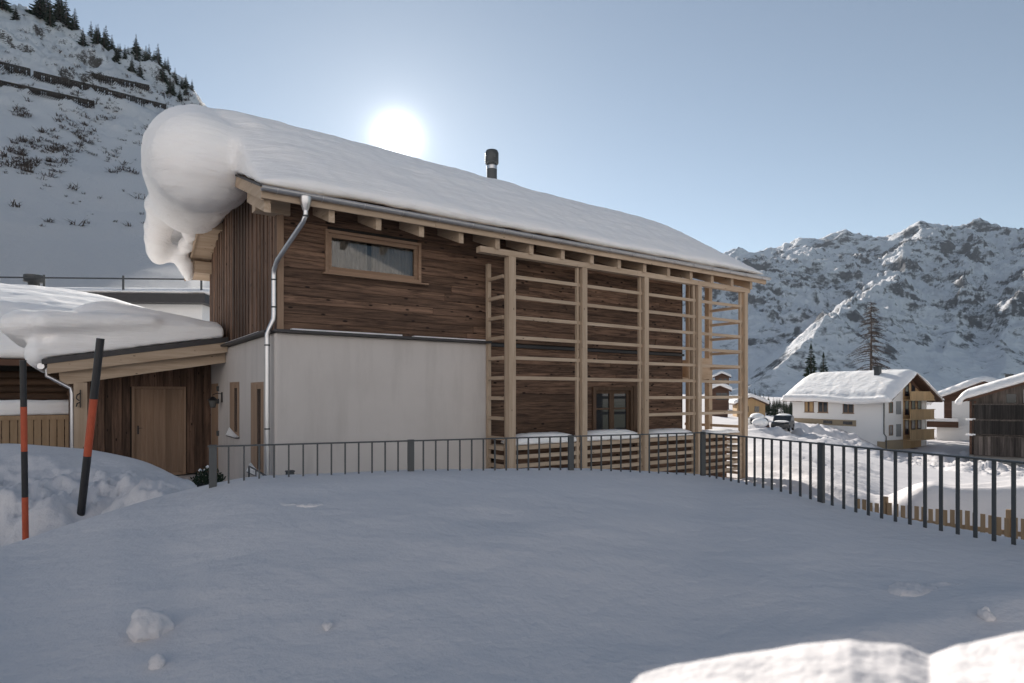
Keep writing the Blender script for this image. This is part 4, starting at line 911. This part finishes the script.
for z0, z1 in ((-3.15, -1.35), (-5.05, -3.35), (-7.7, -5.35)):
    m = MB(); k = 0; x = .35
    while x < 14.6:
        w_ = random.uniform(.2, .3); m.box(x, x + w_ - .01, -.9 + random.uniform(-.01, .01), -.82, z0, z1); x += w_
    b_ = m.build('boarded_balcony', 'grey_d' if z0 > -5.2 else 'grey_w', hC, OC)
    m = MB(); m.box(.2, 15, -.98, -.9 + .1, z1, z1 + .12); m.box(.3, 15, -.85, -.01, z0 - .1, z0); m.build('balcony_rail', 'grey_w', b_, OC)
for x in (.0, .45): m = MB(); m.box(x - .12, x + .12, -.75, -.5, -7.7, -.9); m.build('corner_post', 'brown', hC, OC)
for z in (-3.25, -5.2): m = MB(); m.box(-.5, .5, -.95, -.6, z - .1, z + .15); m.build('ledge_snow_patch', 'snow_roof', hC, OC)
for x, mt in ((3.6, 'pane'), (5.3, 'stucco_w'), (6.4, 'pane')): m = MB(); m.box(x, x + .95, -.06, -.004, -1.1, .55 if x > 5 else .0); m.build('window', mt, hC, OC)

# ------------------------------------------------------------------ vehicles
def car(px, Y, ang, label, buried=False):
    x, y, _ = at(px, Y); z = gz(x, y) - (.45 if buried else .02); e = empty('parked_car', (x, y, z), ang, label, 'car', 'cars parked in the snow')
    prof = [(-2.2, .35), (-2.25, .75), (-2.1, .98), (-1.9, 1.05), (-1.55, 1.55), (-.9, 1.68), (.3, 1.66), (1.05, 1.1), (1.9, 1.0), (2.2, .8), (2.25, .4), (1.85, .32), (1.75, .6), (1.45, .72), (1.15, .6), (1.05, .32), (-.95, .32), (-1.05, .6), (-1.35, .72), (-1.65, .6), (-1.75, .32)]
    m = MB(); m.prism([(a, -.88, b) for a, b in prof], (0, 1.76, 0)); m.build('body', 'carpaint', e, bevel=.05)
    m = MB()
    for s in (-.885, .885): m.prism([(-1.5, s, 1.1), (-1.3, s, 1.5), (-.8, s, 1.58), (.25, s, 1.56), (.85, s, 1.12)], (0, .01 if s > 0 else -.01, 0))
    m.build('side_window', 'pane', e)
    m = MB(); m.prism([(.42, -.75, 1.60), (1.03, -.75, 1.16), (1.05, -.75, 1.18), (.44, -.75, 1.62)], (0, 1.5, 0)); m.build('windscreen', 'pane', e)
    for a in (-1.35, 1.45):
        for s in (-.8, .8):
            m = MB(); m.tube([(a, s - .11, .34), (a, s + .11, .34)], .34, 18); w_ = m.build('wheel', 'tyre', e); m = MB(); m.tube([(a, s - .115, .34), (a, s + .115, .34)], .18, 12); m.build('rim', 'zinc', w_)
    for s in (-.65, .65): m = MB(); m.box(2.15, 2.27, s - .2, s + .2, .68, .84); m.build('headlight', 'lampglass', e)
    for s in (-.72, .72): m = MB(); m.box(-2.26, -2.18, s - .1, s + .1, .78, .92); m.build('tail_light', 'win_red', e)
    o = snow_body('car_snow', [('s', (-.6, 0, 1.68), (1.0, .75, .17 if not buried else .5)), ('s', (1.5, .1, 1.05), (.7, .75, .14 if not buried else .45))] + ([('s', (-1.9, 0, 1.2), (.7, .8, .5))] if buried else []), 'cap of snow on the roof and bonnet of the %s' % ('half-buried car nearest the balcony frame' if buried else 'dark car beside the white house'), vox=.05, smooth=2, disp=.04, frame=((x, y, z), ang))
car(783, 68, R(238), 'dark estate car dusted with snow beside the white house'); car(756, 66, R(80), 'second car almost buried in snow, between the balcony frame and the dark car', True)

# ------------------------------------------------------------------ small chalets seen through the frame
def chalet(px, Y, zt, w_, mat, label, name='chalet', ang_=.5):
    x, y, _ = at(px, Y); zb = gz(x, y) - .5; o = empty(name, (x, y, zb), ang_, label, 'chalet'); OO = (0, 0, zb); h = w_ / 2
    m = MB(); m.prism([(-h, 0, zb), (h, 0, zb), (h, 0, zt), (0, 0, zt + h * .45), (-h, 0, zt)], (0, w_ * 1.1, 0)); m.build('wall', mat, o, OO)
    m = MB()
    for s in (-1, 1): m.prism([(s * (h + .6), -.7, zt - .3), (0, -.7, zt + h * .45), (0, -.7, zt + h * .45 + .2), (s * (h + .6), -.7, zt - .1)], (0, w_ * 1.1 + 1.4, 0))
    m.build('roof', 'brown', o, OO)
    for s in (-.5, .25): m = MB(); m.box(s * h, s * h + .9, -.04, 0, zt - 1.7, zt - .5); m.build('window', 'pane', o, OO)
    rz_ = lambda u: zt + h * .45 + .2 - abs(u) * ((h * .45 + .3) / (h + .6))
    snow_body(name + '_snow', [('g', list(np.linspace(-h - .7, h + .7, 16)), list(np.linspace(-.9, w_ * 1.1 + .8, 16)), lambda u, v: rz_(u) + .75, lambda u, v: rz_(u) + .02)], 'snow cap on the %s' % label.split(' in ')[0].split(' behind ')[0], vox=.2, smooth=3, disp=.1, frame=((x, y, 0), ang_))
chalet(751, 128, -2.0, 5.5, 'beige', 'small tan timber hut behind the buried car', ang_=-.2)
chalet(720, 110, .7, 2.6, 'brown', 'small brown hut with a high snow cap in the gap of the balcony frame', 'hut', -.3)
chalet(722, 190, 5.2, 4.0, 'brown', 'larger dark chalet behind the small brown hut', 'far_chalet', -.3)

# ------------------------------------------------------------------ trees
def conifer(h, rb_, seed, tiers=16, mat='leaf', dens=1.0, name='fir_tree'):
    rnd = random.Random(seed); e = empty(name, (0, 0, 0), 0, 'tree', 'tree')
    m = MB(); m.tube([(0, 0, -1), (0, 0, h * .5), (0, 0, h * .97)], [h * .018, h * .011, h * .002], 6); m.build('trunk', 'bark', e)
    m = MB(); lean = rnd.uniform(-.1, .1)
    for i in range(tiers):
        f = i / (tiers - 1); z = h * (.07 + .9 * f); r_ = rb_ * (1 - f) ** .8 * rnd.uniform(.75, 1.1) + .02 * h * .3; n = max(4, int((9 - 4 * f) * dens)); a0 = rnd.uniform(0, 6)
        for k in range(n):
            a = a0 + 6.283 * k / n + rnd.uniform(-.3, .3); rr = r_ * rnd.uniform(.6, 1.15); dr_ = -.28 * rr * rnd.uniform(.5, 1.4)
            d = Vector((math.cos(a), math.sin(a), 0)); s = Vector((-d.y, d.x, 0)); c = Vector((0, 0, z)); tip = c + d * rr + Vector((0, 0, dr_)); wdt = rr * .30
            for q in range(3):
                f0, f1 = .12 + q * .28, .12 + (q + 1) * .30; b0 = c.lerp(tip, f0); b1 = c.lerp(tip, min(1, f1)); sg = wdt * (1.1 - q * .33)
                dz = Vector((0, 0, -.10 * rr - .10))
                m.quad(b0, b0 + s * sg + dz + d * .12 * rr, b1, b0 - s * sg + dz + d * .12 * rr)
            m.tri(c.lerp(tip, .2), tip, c.lerp(tip, .55) + Vector((0, 0, -.30 * rr)))
    m.tri((-.02 * h, 0, h * .93), (.02 * h, 0, h * .93), (0, 0, h * 1.01)); m.tri((0, -.02 * h, h * .93), (0, .02 * h, h * .93), (0, 0, h * 1.01))
    m.build('crown', mat, e); return e
protos = [conifer(12, 3.6, s, mat='leaf') for s in (1, 2, 3)] + [conifer(12, 2.8, 9, mat='leaf')]
used = [False] * 4; used_f = None
def plant(k, loc, s, rot, label, group=None, wide=1.0):
    o = protos[k] if not used[k] else copy_tree(protos[k])
    used[k] = True; o.location = loc; o.scale = (s * wide, s * wide, s); o.rotation_euler = (0, 0, rot); o['label'] = label
    if group: o['group'] = group
    elif 'group' in o: del o['group']
    return o
random.seed(21)
crest = [(2,12,28),(40,9,36),(46,14,32),(58,14,24),(66,12,30),(75,28,22),(60,30,32),(91,34,20),(106,30,26),(112,33,20),(120,45,14),(128,50,18),(137,52,20),(146,60,20),(158,62,22),(168,72,16),(175,76,16),(182,78,13),(186,92,14),(192,100,12),(210,106,8),(216,106,7),(98,46,18),(125,62,14),(140,70,18),(154,78,15),(16,62,14),(104,58,18),(118,66,14),(132,76,14),(165,88,13)]
crest += [(50,20,26),(83,34,18),(116,40,16),(136,58,20),(149,66,20),(163,74,18),(170,82,16),(180,92,14),(112,62,20),(96,36,16),(173,96,14),(186,100,12)]
ORD = ['leftmost', 'second from the left', 'third from the left', 'fourth from the left', 'fifth from the left', 'sixth from the left', 'seventh from the left', 'eighth from the left', 'ninth from the left', 'tenth from the left'] + ['%s from the left' % w for w in 'eleventh twelfth thirteenth fourteenth fifteenth sixteenth seventeenth eighteenth nineteenth twentieth twenty-first twenty-second twenty-third twenty-fourth twenty-fifth twenty-sixth twenty-seventh twenty-eighth twenty-ninth thirtieth thirty-first thirty-second thirty-third thirty-fourth thirty-fifth thirty-sixth thirty-seventh thirty-eighth thirty-ninth fortieth forty-first forty-second forty-third'.split()]
rank = {p: k for k, p in enumerate(sorted(crest))}
for i, (px, yt, hp) in enumerate(crest):
    Yd = 330 + 40 * math.sin(px / 130) - (6 if i < 22 else (i * 7) % 34); z = hillz(px, Yd); x = (px - 512) / F * Yd
    h = hp / F * Yd; plant(i % 4, (x, Yd, z - .8), h / 12 * 1.1, random.uniform(0, 6), '%s dark fir on the crest of the left hillside, %s' % ('tall' if hp >= 24 else 'middling' if hp >= 17 else 'small', ORD[rank[(px, yt, hp)]]), 'firs along the crest of the left hillside', 1.15)
for i, (px, yt, h, lb_) in enumerate([(811, 343, 9.5, 'dark fir rising behind the left end of the white house roof, the taller of two'), (823.5, 352, 7.5, 'shorter slender fir beside the taller one behind the white house')]):
    Yd = 128; zt = (HY - yt) / F * Yd; x = (px - 512) / F * Yd; hh = zt - gz(x, Yd) + .3; o = conifer(hh, 4.2 - i * .8, 40 + i, tiers=46, mat='leaf', dens=1.3); o.location = (x, Yd, zt - hh); o['label'] = lb_
# forest in the valley
for i in range(130):
    px = random.uniform(742, 812); Yd = random.uniform(165, 310); ytop = np.interp(px, [742, 752, 775, 790, 812], [383, 386, 395, 402, 407]) + random.uniform(-1.5, 5) + (310 - Yd) / 145 * 7
    x = (px - 512) / F * Yd; z = gz(x, Yd); h = max(4.5, (HY - ytop) / F * Yd - z); plant(i % 4, (x, Yd, z - .5), h / 12, random.uniform(0, 6), 'dark fir in the wood across the valley, left of the white house', 'firs in the wood across the valley', .85)
# trees high on the mountain foot
# bare larch
def larch(h, seed):
    rnd = random.Random(seed); e = empty('larch_tree', (0, 0, 0), 0, 'tall bare larch with thin drooping branches behind the white house', 'tree')
    m = MB(); m.tube([(0, 0, -1), (0, 0, h * .3), (0.05, 0, h * .7), (0, 0, h)], [h * .018, h * .014, h * .007, h * .001], 8); m.build('trunk', 'twig', e)
    m = MB()
    for i in range(190):
        f = rnd.uniform(.03, .98) ** .85; z = h * f; r_ = h * .33 * (1 - f) ** .65 * rnd.uniform(.6, 1.1) + .3; a = rnd.uniform(0, 6.283); d = Vector((math.cos(a), math.sin(a), 0)); dr_ = -.22 * r_
        pts = [Vector((0, 0, z)), Vector((0, 0, z)) + d * r_ * .5 + Vector((0, 0, dr_ * .2)), Vector((0, 0, z)) + d * r_ + Vector((0, 0, dr_ + .15 * r_ * 0))]
        m.tube(pts, [.05, .035, .015], 4, False)
        for q in range(15):
            g = rnd.uniform(.2, 1); b0 = pts[0].lerp(pts[1], g * 2) if g < .5 else pts[1].lerp(pts[2], g * 2 - 1); s = Vector((-d.y, d.x, 0)) * rnd.uniform(-1, 1)
            b1 = b0 + (s * .6 + d * .35) * r_ * .3 + Vector((0, 0, -rnd.uniform(.1, .4) * r_ * .3)); m.tube([b0, b1], [.020, .009], 3, False)
    m.build('branches', 'twig', e); return e
lt = larch(14.5, 5); Yd = 125; x = (871 - 512) / F * Yd; zt = (HY - 300) / F * Yd; lt.location = (x, Yd, zt - 22); lt.scale = (22 / 14.5 * .85, 22 / 14.5 * .85, 22 / 14.5)

# ------------------------------------------------------------------ avalanche barriers
def barrier(p0, p1, Yd, hm, label, snow=False):
    (x0, y0), (x1, y1) = p0, p1; n = max(4, int(abs(x1 - x0) / 2.2))
    def pt(f):
        px = x0 + (x1 - x0) * f; y = y0 + (y1 - y0) * f; return Vector(((px - 512) / F * Yd, Yd, (HY - y) / F * Yd))
    # find on the slope: move each post to the depth where the slope meets that sight line
    P_ = []
    for k in range(n + 1):
        f = k / n; px = x0 + (x1 - x0) * f; y = y0 + (y1 - y0) * f; best = None
        for D in np.arange(80, 400, 2.0):
            if hillz(px, D) >= (HY - y) / F * D: best = D; break
        D = best or 330; P_.append(Vector(((px - 512) / F * D, D, (HY - y) / F * D)))
    # smooth the line
    Ds = np.array([p.y for p in P_]); Ds = np.convolve(np.pad(Ds, 4, 'edge'), np.ones(9) / 9, 'valid')
    P_ = [Vector((p.x / p.y * D, D, p.z / p.y * D)) for p, D in zip(P_, Ds)]
    o0 = P_[0]; e = empty('avalanche_barrier', o0, 0, label, 'avalanche barrier', 'avalanche barriers on the left hillside')
    m = MB()
    for p in P_: m.bar(p + Vector((0, 0, -1)), p + Vector((0, 0, hm)), .25, .25, (0, 1, 0)); m.bar(p + Vector((0, 0, hm * .6)), p + Vector((0, -2.2, -1.2)), .16, .16, (1, 0, 0))
    m.build('support_posts', 'barrier', e, o0)
    m = MB()
    for a, b in zip(P_[:-1], P_[1:]):
        gap = random.random() < (.45 if x0 > 100 else .2)
        for q in range(5):
            if gap and q < 3: continue
            z = hm * (.16 + .2 * q); m.bar(a + Vector((0, -.15, z)), b + Vector((0, -.15, z)), .12, hm * .17)
    m.build('barrier_beams', 'barrier', e, o0)
random.seed(31)
barrier((0, 69), (30, 76.5), 260, 3.0, 'short dark avalanche barrier at the left edge, above the long lower one')
barrier((34, 79), (108, 96), 260, 3.0, 'long dark avalanche barrier in the middle of the hillside'); barrier((108, 96), (166, 110), 260, 2.6, 'gapped right end of the middle avalanche barrier row')
barrier((0, 86.5), (94, 107), 240, 2.2, 'lowest long avalanche barrier on the hillside, starting at the left edge')
barrier((83, 77), (149, 91), 280, 2.8, 'highest avalanche barrier, below the firs on the crest')
# scrub scattered on the slope
random.seed(8); m = MB()
for k in range(3200):
    px = random.uniform(-60, 300); y = random.gauss(130, 42); 
    if y < 30 or y > 232 or (y > 180 and random.random() < .6): continue
    if vnoise(np.array(px / 22.), np.array(y / 14.)) < -.05: continue
    best = None
    for D in np.arange(90, 350, 1.5):
        if hillz(px, D) >= (HY - y) / F * D: best = D; break
    if not best: continue
    x = (px - 512) / F * best; z = hillz(px, best); sz = random.choice([.35, .5, .7, .9, 1.3, 1.9])
    for q in range(13):
        u = Vector((random.uniform(-1, 1), random.uniform(-1, 1), random.uniform(.1, .9))) * sz; v = Vector((-u.y, u.x, 0)).normalized() * sz * .07; c = Vector((x + random.uniform(-.5, .5) * sz, best + random.uniform(-.5, .5) * sz, z - .1))
        m.tri(c - v, c + v, c + u); m.tri(c + u * .4 - v, c + u * .4 + v, c + u * .7 + Vector((random.uniform(-1, 1), random.uniform(-1, 1), random.uniform(0, .6))) * sz * .6)
tag(m.build('scrub', 'twig'), 'dark leafless scrub dotted over the snowy left hillside', 'scrub', kind='stuff')

# ------------------------------------------------------------------ thin cold haze filling the valley
m = MB(); m.box(-9000, 9000, -300, 5200, -60, 1150); hz = m.build('haze', 'snow'); hz.data.materials.clear()
hm = bpy.data.materials.new('haze'); hm.use_nodes = True; hn = hm.node_tree; hn.nodes.clear(); ho = hn.nodes.new('ShaderNodeOutputMaterial'); hv = hn.nodes.new('ShaderNodeVolumePrincipled')
hv.inputs['Color'].default_value = (.80, .88, 1, 1); hv.inputs['Density'].default_value = .00002; hv.inputs['Anisotropy'].default_value = .3
hn.links.new(hv.outputs[0], ho.inputs['Volume']); hz.data.materials.append(hm); tag(hz, kind='stuff')
